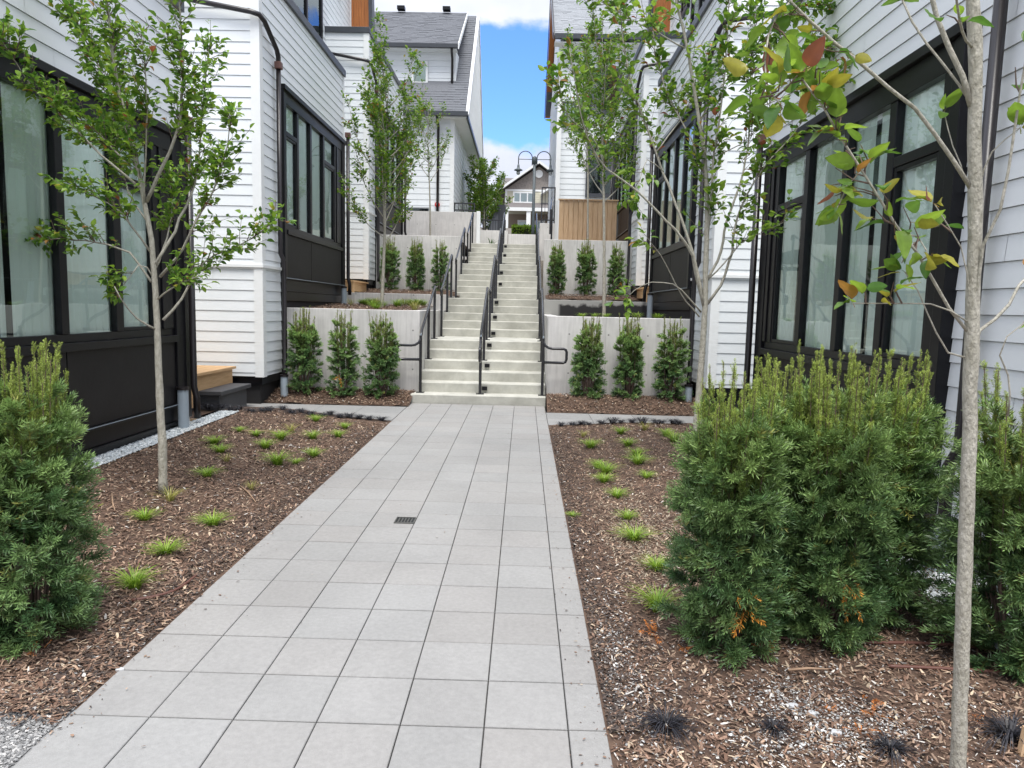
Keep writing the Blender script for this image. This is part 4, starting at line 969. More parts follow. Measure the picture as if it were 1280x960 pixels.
# left foreground tree
D = 5.55
b0 = aZ(204, 613, bedz(-2.9, 5.5)); D = b0.y
tree('young tree with a pale straight trunk in the left mulch bed before the black bay', [
    (px(D, (204, 616), (203, 560), (199, 480), (197, 413), (193, 345), (189, 300), (182, 262), (174, 215), (163, 169), (150, 120), (140, 60), (132, -10), (126, -90)), .033, .006, .55, 1.0),
    (px(D, (183, 252), (200, 215), (221, 165), (228, 110), (226, 40), (222, -40), dd=-.25), .014, .004, .3, 1.1),
    (px(D, (194, 330), (205, 312), (216, 295), (225, 272), (236, 250), (248, 205), (252, 150), (258, 90), (262, 55), dd=.35), .012, .003, .35, 1.1),
    (px(D, (200, 346), (214, 330), (228, 312), (246, 275), (268, 235), (282, 190), (290, 140), dd=-.3), .011, .003, .3, 1.15),
    (px(D, (204, 400), (216, 388), (226, 375), (245, 343), (262, 322), (283, 314), (318, 296), (343, 275), dd=.3), .011, .0025, .25, .9),
    (px(D, (197, 413), (183, 406), (169, 396), (155, 380), (143, 358), dd=-.3), .009, .003, .75, .35),
    (px(D, (189, 352), (176, 335), (163, 316), (140, 308), (110, 302), (80, 298), (50, 302), dd=.3), .010, .0025, .4, .9),
    (px(D, (176, 236), (150, 213), (118, 186), (92, 158), (60, 130), (30, 95), (2, 50), dd=-.5), .010, .0025, .3, 1.1),
    (px(D, (170, 219), (150, 195), (128, 172), (96, 145), (72, 125), dd=.3), .009, .003, .3, 1.1),
    (px(D, (172, 215), (160, 170), (140, 120), (112, 60), (92, 20), (75, -30), dd=.4), .010, .003, .3, 1.3),
    (px(D, (180, 262), (182, 200), (184, 140), (180, 80), (176, 40), dd=-.35), .008, .0025, .35, 1.1),
    (px(D, (190, 318), (170, 290), (148, 262), (118, 246), (90, 230), dd=-.4), .009, .003, .35, 1.3),
    (px(D, (192, 340), (208, 300), (215, 260), (210, 220), dd=.5), .008, .003, .35, 1.2),
    (px(D, (186, 280), (160, 240), (150, 200), (135, 150), dd=.6), .008, .003, .35, 1.2),
    (px(D, (196, 375), (214, 360), (232, 352), (248, 345), dd=-.2), .007, .0025, .4, .9),
    (px(D, (193, 350), (178, 330), (160, 350), (140, 368), dd=-.2), .006, .002, .4, .8),
], 5, leaf=.053, twig_len=.26, twigs_per_m=44, leaves_per_m=66, warm=.03)
# right multi-stemmed tree
D = 6.3
tree('slender multi-stemmed tree right of the walk behind the yew hedge', [
    (px(D, (868, 588), (872, 520), (877, 450), (881, 385), (882, 334), (884, 253), (881, 197), (873, 146), (866, 98), (857, 50), (844, -5), (830, -70)), .036, .007, .45, .7),
    (px(D, (880, 384), (871, 350), (865, 318), (852, 298), (824, 267), (789, 232), (755, 207), (732, 166), (722, 120), (712, 60), dd=-.6), .015, .003, .62, .8),
    (px(D, (878, 372), (866, 318), (850, 268), (836, 233), (817, 183), (800, 135), (786, 93), (777, 30), (770, -30), dd=.3), .015, .004, .4, 1.0),
    (px(D, (884, 380), (900, 358), (914, 318), (922, 270), (938, 235), (958, 205), (990, 170), (1010, 140), dd=-.3), .014, .003, .35, 1.1),
    (px(D, (884, 350), (900, 318), (908, 278), (922, 240), (935, 180), (938, 100), (943, 30), (950, -40), dd=.4), .013, .003, .35, 1.2),
    (px(D, (884, 300), (888, 260), (892, 197), (901, 140), (908, 60), (912, -10), dd=-.2), .012, .003, .3, 1.2),
    (px(D, (876, 390), (862, 374), (845, 357), (817, 353), (797, 360), (784, 372), dd=-.4), .008, .002, .75, .7),
    (px(D, (874, 396), (850, 365), (835, 335), (815, 305), (805, 292), dd=-.5), .007, .002, .6, .5),
    (px(D, (884, 350), (905, 330), (930, 300), (955, 290), (985, 275), dd=-.3), .008, .002, .4, 1.0),
    (px(D, (880, 215), (862, 170), (840, 130), (822, 80), (815, 30), dd=.3), .008, .003, .3, 1.2),
    (px(D, (876, 150), (900, 110), (925, 80), (955, 50), (985, 20), dd=.4), .008, .003, .3, 1.2),
    (px(D, (938, 110), (965, 90), (1000, 70), (1040, 60), (1075, 75), dd=.3), .007, .0025, .3, 1.5),
    (px(D, (935, 140), (970, 125), (1005, 110), (1045, 105), (1085, 95), dd=-.2), .006, .0025, .3, 1.5),
    (px(D, (930, 60), (965, 30), (1000, 10), (1060, 5), (1110, 15), dd=.5), .007, .0025, .3, 1.5),
    (px(D, (856, 60), (820, 40), (780, 20), (740, -5), dd=-.5), .007, .0025, .3, 1.1),
    (px(D, (820, 190), (850, 150), (870, 110), (890, 60), dd=.5), .006, .0025, .3, 1.0),
    (px(D, (830, 215), (810, 200), (800, 225), (790, 250), dd=-.3), .005, .002, .3, .8),
    (px(D, (895, 195), (925, 180), (955, 150), (965, 120), dd=-.5), .006, .002, .3, 1.2),
    (px(D, (756, 208), (740, 170), (715, 150), (700, 120), (696, 90), dd=-.3), .005, .002, .3, 1.0),
], 6, leaf=.068, twig_len=.27, twigs_per_m=30, leaves_per_m=44, warm=.045)
# nearest right tree
b0 = aZ(1197, 978, bedz(1.4, 2.3)); D = b0.y
tree('nearest young tree with bare lower trunk at the right edge, few large leaves', [
    (px(D, (1197, 985), (1200, 880), (1204, 760), (1208, 640), (1212, 517), (1215, 440), (1217, 334), (1218, 250), (1219, 135), (1220, 60), (1216, 0), (1210, -120)), .0235, .017, .9, 0),
    (px(D, (1214, 133), (1201, 93), (1182, 48), (1166, 0), (1150, -60)), .009, .006, .5, .25),
    (px(D, (1214, 236), (1184, 194), (1142, 135), (1089, 87), (1032, 45), (985, -2), (950, -40), dd=-.1), .0066, .0036, .72, 1.3),
    (px(D, (1216, 132), (1190, 95), (1167, 66), (1145, 35), (1128, 0), dd=.1), .004, .003, .8, .3),
    (px(D, (1210, 415), (1173, 362), (1145, 312), (1103, 257), (1055, 177), (1027, 132), (1002, 98), dd=-.15), .005, .0026, .30, 1.6),
    (px(D, (1218, 440), (1226, 410), (1252, 394), (1272, 360), (1290, 340), dd=.1), .006, .004, .8, .3),
    (px(D, (1218, 441), (1222, 380), (1228, 312), (1240, 280), (1252, 258), (1262, 200), (1277, 112), (1285, 60), dd=-.1), .006, .003, .7, .2),
    (px(D, (1214, 405), (1187, 388), (1159, 379), (1110, 381), (1066, 379), dd=-.1), .0026, .0016, .62, 1.1),
    (px(D, (1210, 448), (1186, 440), (1165, 402), (1146, 365), (1131, 340), dd=-.05), .003, .0018, .7, .2),
    (px(D, (1216, 248), (1204, 215), (1190, 175), (1180, 140), dd=.1), .0025, .0015, .6, .2),
    (px(D, (1218, 410), (1210, 350), (1198, 300), (1180, 270), (1168, 255), dd=-.05), .0025, .0015, .5, .3),
    (px(D, (1222, 250), (1235, 200), (1250, 180), (1275, 160), dd=-.05), .003, .0015, .5, .3),
    (px(D, (1075, 215), (1060, 235), (1045, 262), dd=-.05), .0025, .0015, .1, 1.0),
    (px(D, (1125, 290), (1150, 300), (1160, 322), dd=-.05), .0025, .0015, .2, .8),
    (px(D, (1260, 520), (1262, 480), (1250, 440), (1262, 420), (1285, 400), dd=-.05), .003, .002, .5, .2),
    (px(D, (1032, 46), (1025, 80), (1015, 110), dd=-.05), .003, .002, .1, 1.6),
    (px(D, (990, 0), (965, 30), (955, 70), (960, 110), (975, 130), dd=-.3), .003, .002, .2, 1.2),
    (px(D, (1216, 60), (1200, 30), (1195, -20), dd=-.2), .004, .003, .2, .5),
], 8, leaf=.074, fine=True, twig_len=.10, twigs_per_m=26, leaves_per_m=36, warm=.26)
# left terrace tree
def rand_tree(label, base, H, spread, seed, nl=14, leaf=.055, tpm=14, lpm=30, clear=.3, r=.03, narrow=1, warm=.05, lean=(0, 0)):
    rg = np.random.default_rng(seed); B = np.array(base, float); top = B+[lean[0], lean[1], H]
    limbs = [([tuple(B-[0, 0, .05]), tuple(B+(top-B)*.35+[.01, 0, 0]), tuple(B+(top-B)*.7-[.02, 0, 0]), tuple(top)], r, .005, .45, 1)]
    for i in range(nl):
        u = clear+(.88-clear)*(i+.5)/nl; p = B+(top-B)*u; a = i*2.4+rg.random(); l = spread*(1.15-.6*u)*(.75+.5*rg.random())
        d = np.array([math.cos(a), math.sin(a), 0]); hz = (1.1+rg.random())*narrow
        limbs.append(([tuple(p), tuple(p+d*l*.35+[0, 0, l*.25*hz]), tuple(p+d*l*.75+[0, 0, l*.7*hz]), tuple(p+d*l+[0, 0, l*1.25*hz])], r*.35, .0025, .25, 1))
    return tree(label, limbs, seed, leaf, .28, tpm, lpm, warm)
p = aY(477, 385, 13.0)
rand_tree('young tree growing in the left first terrace between the two walls', (p.x, 13.0, 1.55), 4.1, .82, 31, nl=22, clear=.27, r=.036, leaf=.064, tpm=29, lpm=48, lean=(.12, 0), narrow=.9)
p = aY(755, 398, 13.0)
rand_tree('slim young tree growing in the right first terrace before the upper yews', (p.x, 13.0, 1.45), 5.3, .60, 32, nl=20, clear=.38, r=.036, leaf=.066, tpm=28, lpm=48, lean=(-.22, 0), narrow=.9)
p = aY(538, 295, 20.6)
rand_tree('thin young tree standing before the upper left concrete wall', (p.x, 20.6, 3.25), 4.0, .6, 33, nl=13, clear=.45, r=.032, leaf=.065, tpm=16, lpm=34, lean=(-.1, 0))
p = aY(735, 300, 19.6)
rand_tree('thin young tree standing before the cedar fence', (p.x, 19.6, 3.25), 5.4, .85, 34, nl=18, clear=.35, r=.032, leaf=.07, tpm=26, lpm=44, lean=(-.2, 0))
# bushy tree at the stair top, left
rand_tree('broad leafy tree beyond the stair top in front of the far left house', (-1.62, 27.6, 4.0), 3.1, .95, 35, nl=26, clear=.12, r=.05, leaf=.085, tpm=36, lpm=46, narrow=.55)
rand_tree('darker green tree behind the privacy screen at the stair top', (-1.75, 31.0, 4.4), 2.3, .75, 36, nl=26, clear=.08, r=.05, leaf=.10, tpm=36, lpm=44, narrow=.5, warm=.0)
# distant hedge
rg = np.random.default_rng(40); n = 5200
P_ = np.stack([rg.uniform(-.58, .42, n), rg.uniform(29.6, 30.6, n), 4.25+rg.random(n)**.6*.78], 1); Dn = rg.normal(size=(n, 3)); 
hd = thing('boxwood_hedge', 'clipped bright green hedge at the stair top before the beige house', 'hedge')
V, F, Cc = inst(*LT, P_, rotmats(Dn, rg), np.full(n, .07), np.array([.22, .36, .03])*(.55+.9*rg.random((n, 1)))); npmesh('foliage', V, F, LEAF, Cc, hd)
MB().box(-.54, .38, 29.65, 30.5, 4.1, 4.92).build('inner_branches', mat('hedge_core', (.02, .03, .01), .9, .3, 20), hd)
# ------------------------------------------------------------------ tufts
def blades(seed, n, h, spread, w_, cols, kind='sedge'):
    rg = np.random.default_rng(seed); V, F, Cc = [], [], []
    for i in range(n):
        a = rg.random()*6.28; r0 = rg.random()*spread*.22; l = h*(.6+.6*rg.random()); out_ = spread*(.3+.8*rg.random()); d = np.array([math.cos(a), math.sin(a), 0]); s = np.array([-d[1], d[0], 0])*w_*.5
        c = cols[0]+(cols[1]-cols[0])*rg.random(); k = 4; n0 = len(V)
        for j in range(k+1):
            t = j/k; p = d*(r0+out_*t**1.4)+np.array([0, 0, l*(t*1.5-t*t*(.75+.5*(kind == 'mondo')))]); ww = (1-t*.85)
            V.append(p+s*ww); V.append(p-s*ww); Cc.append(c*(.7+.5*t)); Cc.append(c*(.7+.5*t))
        for j in range(k): F.append((n0+2*j, n0+2*j+1, n0+2*j+3, n0+2*j+2))
    return np.array(V), np.array(F), np.array(Cc)
gcol = (np.array([.14, .30, .02]), np.array([.38, .52, .06])); mcol = (np.array([.012, .012, .015]), np.array([.05, .05, .062])); ycol = (np.array([.3, .33, .06]), np.array([.5, .46, .14]))
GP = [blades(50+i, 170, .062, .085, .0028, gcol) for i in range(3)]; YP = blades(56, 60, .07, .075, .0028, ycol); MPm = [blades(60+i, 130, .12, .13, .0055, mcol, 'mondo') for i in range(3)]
meshes = {}
def tuft(kind, i, loc, sc, label, cat):
    key = (kind, i)
    if key not in meshes:
        V, F, Cc = {'g': GP, 'm': MPm, 'y': [YP]}[kind][i]
        o = npmesh('grass_tuft' if kind != 'm' else 'mondo_grass', V, F, GRASS, Cc); meshes[key] = o.data
    else:
        o = bpy.data.objects.new('grass_tuft' if kind != 'm' else 'mondo_grass', meshes[key]); C.objects.link(o)
    o.location = loc; o.rotation_euler = (0, 0, random.uniform(0, 6)); sc *= random.uniform(1.15, 1.7) if kind != 'm' else random.uniform(.95, 1.35); o.scale = (sc, sc, sc*random.uniform(.85, 1.1))
    return tag(o, label, cat)
ORD = ['first', 'second', 'third', 'fourth', 'fifth', 'sixth', 'seventh', 'eighth', 'ninth', 'tenth', 'eleventh', 'twelfth', 'thirteenth', 'fourteenth', 'fifteenth', 'sixteenth', 'seventeenth', 'eighteenth', 'nineteenth', 'twentieth', 'twenty-first', 'twenty-second', 'twenty-third', 'twenty-fourth', 'twenty-fifth']
def onbed(x, y):
    p = aZ(x, y, .1)
    for _ in range(3): p = aZ(x, y, bedz(p.x, p.y))
    return p
Lt = [(168, 735), (208, 692), (266, 657), (181, 650), (212, 626), (315, 612), (259, 596), (347, 581), (370, 580), (392, 571), (391, 549), (332, 560), (283, 577), (275, 566), (351, 549), (364, 540), (431, 536), (423, 547), (268, 555), (395, 527), (320, 545), (300, 540)]
Lt.sort(key=lambda q: -q[1])
for i, (x, y) in enumerate(Lt):
    p = onbed(x, y); big = 1.0+.35*((x*7) % 5)/5
    tuft('y' if (x, y) in ((283, 577), (212, 626), (364, 540), (315, 612)) else 'g', 0 if (x, y) in ((283, 577), (212, 626), (364, 540), (315, 612)) else i % 3, (p.x, p.y, p.z-.005), big, 'bright green grass tuft in the left mulch bed, %s counting from the front' % ORD[i], 'grass tuft')
Rt = [(821, 762), (820, 712), (793, 676), (784, 650), (771, 622), (755, 603), (808, 598), (757, 592), (797, 580), (796, 571), (785, 558), (738, 560), (776, 543), (729, 546), (806, 538), (842, 552), (833, 545), (716, 646), (747, 585)]
Rt.sort(key=lambda q: -q[1])
for i, (x, y) in enumerate(Rt):
    p = onbed(x, y); tuft('y' if (x, y) in ((806, 538), (729, 546)) else 'g', 0 if (x, y) in ((806, 538), (729, 546)) else i % 3, (p.x, p.y, p.z-.005), .55 if x == 716 else 1.05+.3*((x*3) % 4)/4, 'bright green grass tuft in the right mulch bed, %s counting from the front' % ORD[i], 'grass tuft')
for i in range(19):
    x = 478-(478-250)*i/18+random.uniform(-3, 3); y = 524-(524-509)*(i/18)**.8+random.uniform(-3, 2.5)
    p = onbed(x, y); tuft('m', i % 3, (p.x, min(p.y, 9.02), p.z-.01), .95, 'black mondo grass along the left side path, %s tuft from the walk' % ORD[i], 'grass tuft')
for i in range(13):
    x = 702+(845-702)*i/12+random.uniform(-2, 2); p = aZ(x, 529+random.uniform(-2, 2.5), .13); tuft('m', i % 3, (p.x, min(p.y, 8.98), bedz(p.x, p.y)-.01), (.7, .9, 1.05)[i % 3], 'black mondo grass along the right side path, %s tuft from the walk' % ORD[i], 'grass tuft')
for (x, y, s, lab) in ((832, 912, .95, 'spiky black mondo grass clump nearest the walk in the right foreground'), (967, 914, .75, 'small black mondo grass clump beside the white gravel patch in the right foreground'), (1112, 940, .9, 'black mondo grass clump just left of the nearest trunk'), (1262, 925, 1.0, 'black mondo grass clump at the lower right corner beside a wooden stake')):
    p = onbed(x, y); tuft('m', int(x) % 3, (p.x, p.y, p.z-.01), s*.95, lab, 'grass tuft')
for i in range(16):
    y = 11.9+random.random()*2.6; x = -3.3+i*.095+random.uniform(-.05, .05); z = 1.5+.1*sm((y-11.3)/3)
    tuft('g' if i % 3 else 'y', 0 if not i % 3 else i % 3, (x, y, z), 1.9, 'yellow-green grass tuft on the left first terrace, %s from the bay' % ORD[i], 'grass tuft')
for i, x in enumerate((.95, 1.2, 1.35, 1.9, 2.2)):
    tuft('g', i % 3, (x, 11.7+.3*(i % 2), 1.47), 1.3, 'green grass tuft on the right first terrace, %s from the stairs' % ORD[i], 'grass tuft')
p = aY(617, 303, 22.9); V, F, Cc = blades(77, 26, .45, .28, .035, (np.array([.05, .1, .04]), np.array([.1, .17, .06])))
o = npmesh('leafy_plant', V, F, GRASS, Cc); o.location = (-1.12, 23.4, LEV(22)); tag(o, 'small dark leafy plant before the wall at the stair top', 'plant')

# ------------------------------------------------------------------ mulch chips, stones
def chips(name, label, n, dom, hf, lens, cols, probs, seed, flat=.35, lift=.006, wr=.24):
    rg = np.random.default_rng(seed); P_ = dom(rg, n); n = len(P_)
    z = np.array([hf(x, y) for x, y in P_])
    P3 = np.column_stack([P_, z+lift+rg.random(n)*.008])
    a = rg.random(n)*6.28; D = np.stack([np.cos(a), np.sin(a), rg.normal(size=n)*flat], 1)
    R = rotmats(D, rg, (0, 0, 1))
    TV = np.array([[-.5, -.5, 0], [-.1, -.62, .05], [.5, -.2, 0], [.6, .3, 0], [0, .55, .05], [-.45, .32, 0]]); TF = np.array([[0, 1, 4, 5], [1, 2, 3, 4]])
    l = lens[0]+(lens[1]-lens[0])*rg.random(n)**2.2; sc = np.stack([l, l*wr*(.5+rg.random(n)), l*.5], 1)
    ci = rg.choice(len(cols), n, p=probs); col = np.array(cols)[ci]*(.6+.7*rg.random((n, 1)))
    V, F, Cc = inst(TV, TF, None, P3, R, sc, col)
    o = npmesh(name, V, F, CHIP, Cc); tag(o, label, 'mulch', kind='stuff'); return o
MC = [(.16, .092, .06), (.27, .17, .118), (.40, .275, .19), (.56, .44, .31), (.055, .036, .028), (.68, .64, .58)]
def lnoise(x, y, s=1.1): return noise.noise(Vector((x*s, y*s, 5)))
def domL(rg, n):
    y = 2.36+(9.05-2.36)*rg.random(n)**1.5; y = np.where(y < 2.55, y+.2*rg.random(n)**.5, y); x = LX0-.01-(rg.random(n)**1.0)*(-LX0+0)-0; x = LX0-.01-rg.random(n)*1.95
    k = (x > -3.72) & (np.random.default_rng(1).random(n) < .98) & ~((x < -3.52) & (y > 3)); return np.column_stack([x, y])[k]
def domR(rg, n):
    y = 1.7+(9.0-1.7)*rg.random(n)**1.6; x = LX1+.012+rg.random(n)*2.2; k = (x < 2.6); return np.column_stack([x, y])[k]
chips('bark_mulch', 'brown bark mulch covering the left bed', 80000, domL, bedz, (.006, .042), MC, [.30, .28, .2, .08, .12, .02], 1)
chips('bark_mulch', 'brown bark mulch covering the right bed', 100000, domR, bedz, (.005, .036), MC, [.29, .28, .19, .09, .12, .03], 2)
# paler, greyer weathered mulch and gravel crumbs in patches on the right bed
def domP(rg, n):
    y = 1.7+4.4*rg.random(n); x = LX1+.02+rg.random(n)*1.7
    w1 = np.exp(-((x-(LX1+.12))/.09)**2)*np.exp(-((y-3.0)/.55)**2)
    w2 = np.exp(-(((x-1.08)/.16)**2+((y-2.66)/.13)**2))+np.exp(-(((x-1.28)/.16)**2+((y-2.50)/.12)**2))+np.exp(-(((x-1.0)/.22)**2+((y-2.38)/.10)**2))*.8
    w3 = .07*(y < 3.2)
    return np.column_stack([x, y])[rg.random(n) < np.clip(w1*.55+w2+w3, 0, 1)]
chips('gravel_crumbs', 'whitish gravel crumbs scattered over the front of the right bed', 90000, domP, bedz, (.004, .013), [(.6, .6, .58), (.4, .4, .39), (.7, .68, .62), (.25, .24, .23)], [.35, .3, .2, .15], 3, wr=.7)
def domW(rg, n):
    y = 3.6+2.6*rg.random(n); x = .55+rg.random(n)*.75; w = np.exp(-(((x-.85)/.28)**2+((y-4.6)/.9)**2)); return np.column_stack([x, y])[rg.random(n) < w]
chips('pale_mulch', 'paler weathered mulch patch beside the right yew hedge', 16000, domW, bedz, (.008, .03), [(.40, .32, .23), (.3, .21, .15), (.5, .44, .34)], [.4, .35, .25], 4)
def domE(rg, n):
    y = 2.5+6*rg.random(n)**1.5; s = rg.random(n) < .5; x = np.where(s, LX0-.008-rg.random(n)*.30*(.5+rg.random(n)*.5), LX1+.010+rg.random(n)*rg.random(n)*.34); return np.column_stack([x, y])
chips('dark_soil_crumbs', 'dark damp soil crumbs along both edges of the paved walk', 15000, domE, bedz, (.006, .02), [(.055, .042, .036), (.09, .068, .056), (.15, .11, .085), (.45, .43, .4)], [.42, .35, .2, .03], 5, wr=.6)
for k, (x0, x1, y0, y1, zf_, n, lab) in enumerate(((-3.9, LX0, 10.3, 11.0, lambda x, y: .15+.14*sm((y-10.3)/.6), 6000, 'dark bark mulch under the lowest left yews'), (LX1+.04, 2.8, 10.1, 11.0, lambda x, y: .14+.15*sm((y-10.1)/.5), 6000, 'bark mulch under the lowest right yews'),
        (-3.7, -1.9, 11.3, 14.9, lambda x, y: 1.52+.1*sm((y-11.3)/3), 5000, 'bark mulch on the left first terrace'), (-4.2, -1.6, 16.45, 17.7, lambda x, y: 1.9+.1*sm(y-16.4), 3500, 'bark mulch under the upper left yews'), (.55, 2.8, 16.45, 17.7, lambda x, y: 1.87+.1*sm(y-16.4), 3500, 'bark mulch under the upper right yews'))):
    chips('bark_mulch', lab, n, lambda rg, n: np.column_stack([x0+(x1-x0)*rg.random(n), y0+(y1-y0)*rg.random(n)]), zf_, (.015, .05), MC, [.3, .28, .2, .1, .1, .02], 10+k)
def domS(rg, n):
    y = 2.3+8.2*rg.random(n)**1.3; s = rg.random(n) < .5; dd = .16*rg.random(n)**2.5; dd = np.where(rg.random(n) < .06, rg.random(n)*1.0, dd)
    return np.column_stack([np.where(s, LX0+.004+dd, LX1-.004-dd), y])
chips('spilled_mulch', 'small crumbs of mulch and grit spilled onto the paved walk', 900, domS, lambda x, y: pz(y)-.004, (.003, .016), MC, [.3, .22, .15, .08, .2, .05], 30, flat=.1, wr=.5)
# near grey gravel, lower left
def stones(name, label, n, dom, hf, s0, s1, cols, seed):
    rg = np.random.default_rng(seed); P_ = dom(rg, n); n = len(P_)
    ico = np.array([[1, 0, 0], [-1, 0, 0], [0, 1, 0], [0, -1, 0], [0, 0, .8], [0, 0, -.8], [.6, .6, .45], [-.6, .5, .4], [.5, -.65, .4], [-.55, -.55, .5]], float)
    TF = np.array([(0, 6, 8), (0, 2, 6), (2, 7, 6), (2, 1, 7), (1, 9, 7), (1, 3, 9), (3, 8, 9), (3, 0, 8), (4, 8, 6), (4, 6, 7), (4, 7, 9), (4, 9, 8)])
    z = np.array([hf(x, y) for x, y in P_]); s = s0+(s1-s0)*rg.random(n)**1.5
    sc = np.stack([s, s*(.6+.5*rg.random(n)), s*(.5+.4*rg.random(n))], 1); D = rg.normal(size=(n, 3))*[1, 1, .4]
    col = np.array(cols)[rg.choice(len(cols), n)]*(.75+.45*rg.random((n, 1)))
    V, F, Cc = inst(ico, TF, None, np.column_stack([P_, z+s*.35]), rotmats(D, rg, (0, 0, 1)), sc, col)
    return tag(npmesh(name, V, F, CHIP, Cc), label, 'gravel', kind='stuff')
stones('drain_gravel', 'white-grey drain gravel strip along the left townhouse behind the wooden edging', 9000, lambda rg, n: np.column_stack([-3.73+.22*rg.random(n)+.02, 4.6+4.0*rg.random(n)]), lambda x, y: bedz(x, y)+.012, .008, .017, [(.62, .66, .66), (.5, .54, .55), (.72, .74, .73), (.4, .44, .46)], 20)
stones('drain_gravel', 'white gravel along the right townhouse behind the yew hedge', 7000, lambda rg, n: np.column_stack([2.18+.45*rg.random(n), 2.8+3.5*rg.random(n)]), lambda x, y: bedz(x, y)+.012, .009, .019, [(.62, .66, .66), (.5, .54, .55), (.72, .74, .73)], 21)
stones('fine_gravel', 'fine grey crushed gravel filling the lower left corner', 26000, lambda rg, n: np.column_stack([LX0-.01-1.3*rg.random(n)**1.2, 1.7+.95*rg.random(n)+.12*rg.normal(size=n)*(rg.random(n) < .3)]), lambda x, y: (pz(y)-.004 if y < 2.57 else bedz(x, y)+.003), .003, .008, [(.36, .36, .35), (.25, .25, .245), (.48, .47, .45), (.17, .17, .17)], 22)
for i, (x, y, s) in enumerate(((992, 884, .022), (1016, 893, .02), (1045, 918, .022), (958, 801, .017), (1036, 916, .014), (1120, 945, .015), (150, 838, .018))):
    p = onbed(x, y); b = MB(); rg = np.random.default_rng(90+i); pts = [((math.cos(a)*s*(.8+.4*rg.random())), math.sin(a)*s*.8*(.8+.4*rg.random())) for a in np.linspace(0, 5.5, 7)]
    b.prism([(q[0], q[1], -.005) for q in pts], (0, 0, 0), (0, 0, s*.8)); o = b.build('stone', mat('pale_stone', (.55, .56, .56), .9, .3, 60, .4, 90), recalc=True, bevel=.004); o.location = p
    tag(o, ['angular white stone left of the pale gravel patch, right bed', 'second white stone in the pale gravel patch, right bed', 'larger white stone near the orange litter, right bed', 'white stone at the foot of the front right yew', 'small pale stone touching the larger one by the orange litter', 'pale stone beside the mondo clump left of the trunk', 'pale flat stone near the grey gravel at lower left'][i], 'stone')
# wooden edging, hoses, stake
b = MB(); b.box(-3.535, -3.505, 4.6, 8.15, .14, .225); tag(b.build('wood_edging', WOOD), 'thin timber edging strip between the white gravel and left mulch', 'edging')
b = MB(); b.box(-3.95, -3.536, 8.15, 8.18, .14, .225); tag(b.build('wood_edging', WOOD), 'short timber edging return below the drain standpipe on the left', 'edging')
def hose(label, pts, r=.008):
    P_ = [onbed(*q) for q in pts]; P_ = smooth_path([(p.x, p.y, p.z+.012) for p in P_], 24); tag(MB().tube([tuple(q) for q in P_], r, 8).build('drip_hose', HOSE, smooth=True), label, 'hose')
hose('thin brown drip hose surfacing beside the large left yew', [(165, 753), (190, 749), (215, 742), (235, 730), (245, 722)])
hose('brown drip hose lying behind the front right yews', [(958, 799), (1010, 803), (1080, 806), (1150, 807), (1230, 812)])
hose('brown drip hose crossing behind the nearest trunk', [(1110, 836), (1160, 838), (1230, 842), (1290, 848)])
p = onbed(1278, 945); b = MB(); b.prism([(-.012, 0, -.05), (.012, 0, -.05), (.02, 0, .10), (.004, 0, .10)], (0, 0, 0), (0, .02, 0)); o = b.build('wood_stake', WOOD, recalc=True); o.location = p; tag(o, 'small wooden stake at the lower right corner of the bed', 'stake')
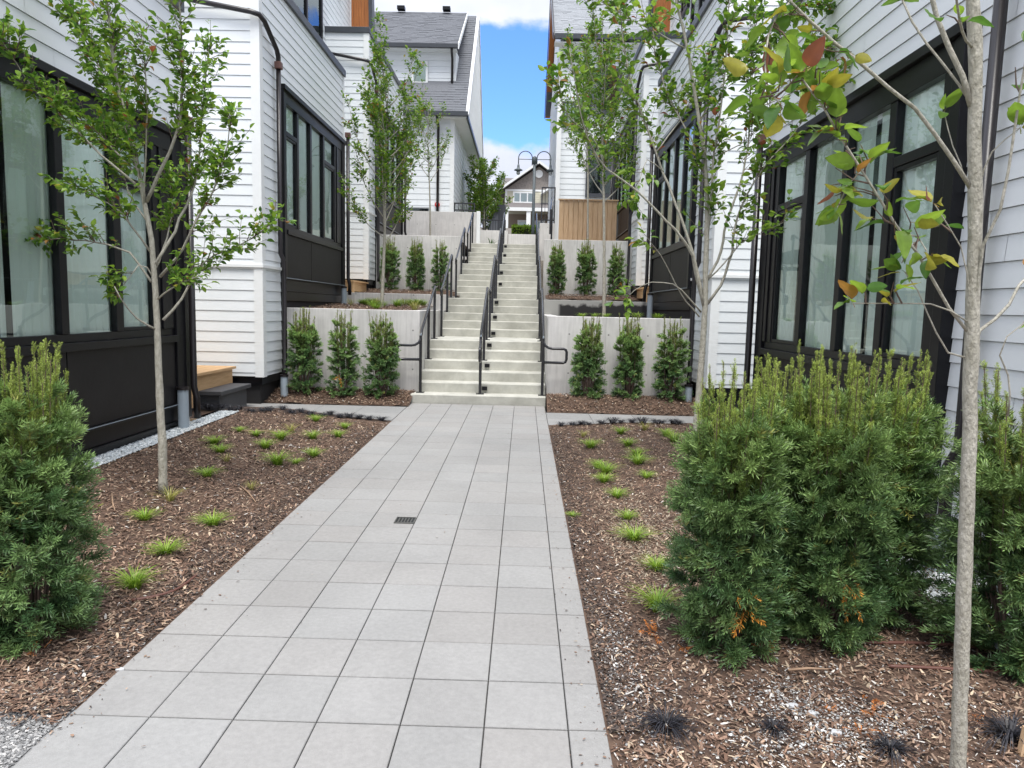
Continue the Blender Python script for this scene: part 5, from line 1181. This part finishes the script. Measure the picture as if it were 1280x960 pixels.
# orange dead yew twigs on the soil
T0 = sprig_template(9, .3, .04, True, np.random.default_rng(5))
for i, (x, y, s, lab) in enumerate(((818, 795, .10, 'orange dead yew twig on the mulch left of the front right yew'), (1092, 880, .05, 'small orange dead twig between the gravel patch and trunk'), (1089, 897, .06, 'bright orange dead twig just below the smaller one near the trunk'), (1076, 920, .05, 'orange dead twig beside the larger white stone'), (1034, 893, .04, 'tiny orange dead twig by the pale gravel patch'), (960, 813, .06, 'orange dead twig below the front right yew'), (853, 815, .05, 'rust coloured dead twig under the front right yew'), (42, 818, .06, 'orange dead twig under the large left yew'), (1213, 900, .04, 'small orange dead twig just right of the nearest trunk'))):
    p = onbed(x, y); rg = np.random.default_rng(200+i); n = 5
    V, F, Cc = inst(*T0, rg.normal(size=(n, 3))*[.012, .012, .004]+[0, 0, .018], rotmats(rg.normal(size=(n, 3))*[1, 1, .3], rg), np.full(n, s*.72), np.tile([.50, .18, .04], (n, 1))*(.8+.4*rg.random((n, 1))))
    o = npmesh('dead_twig', V, F, NEED, Cc); o.location = p; tag(o, lab, 'twig')
# long dry twigs on the mulch
for i, (pts, lab) in enumerate((([(302, 541), (330, 541), (365, 543)], 'pale dry twig lying across the left bed near the mondo grass'), ([(300, 610), (310, 618), (320, 631)], 'reddish stick on the left mulch near the walk'), ([(140, 620), (141, 632), (144, 642)], 'pale dry stick poking from mulch left of the trunk'), ([(985, 843), (1010, 841), (1035, 842)], 'reddish bark sliver on the mulch below the right yews'), ([(1040, 765), (1062, 768), (1075, 778)], 'pale broken cane end at the right yew'))):
    P_ = [onbed(*q) for q in pts]; tag(MB().tube([(p.x, p.y, p.z+.02) for p in P_], [.005, .006, .003], 6).build('dry_twig', mat('dry_wood', (.38, .25, .16), .8, .3, 30), smooth=True), lab, 'twig')

# ------------------------------------------------------------------ groups of repeats
GR = {'townhouse': 'white townhouses along the walk', 'yew_bush': 'yew bushes in the beds', 'young_tree': 'young trees in the beds', 'grass_tuft': 'green grass tufts in the beds', 'mondo_grass': 'black mondo grass tufts', 'handrail': 'black handrails on the stairs',
      'drain_standpipe': 'grey drain standpipes', 'entry_deck': 'cedar entry decks', 'retaining_wall': 'concrete walls of the terraces', 'dead_twig': 'orange dead twigs on the mulch', 'stone': 'loose pale stones', 'drip_hose': 'brown drip hoses', 'dry_twig': 'dry sticks on the mulch', 'metal_railing': 'black metal railings', 'gabled_house': 'white gabled houses at the stair top', 'wood_edging': 'timber edging strips'}
for o in bpy.data.objects:
    if o.parent is None and o.name.split('.')[0] in GR and 'kind' not in o: o['group'] = GR[o.name.split('.')[0]]
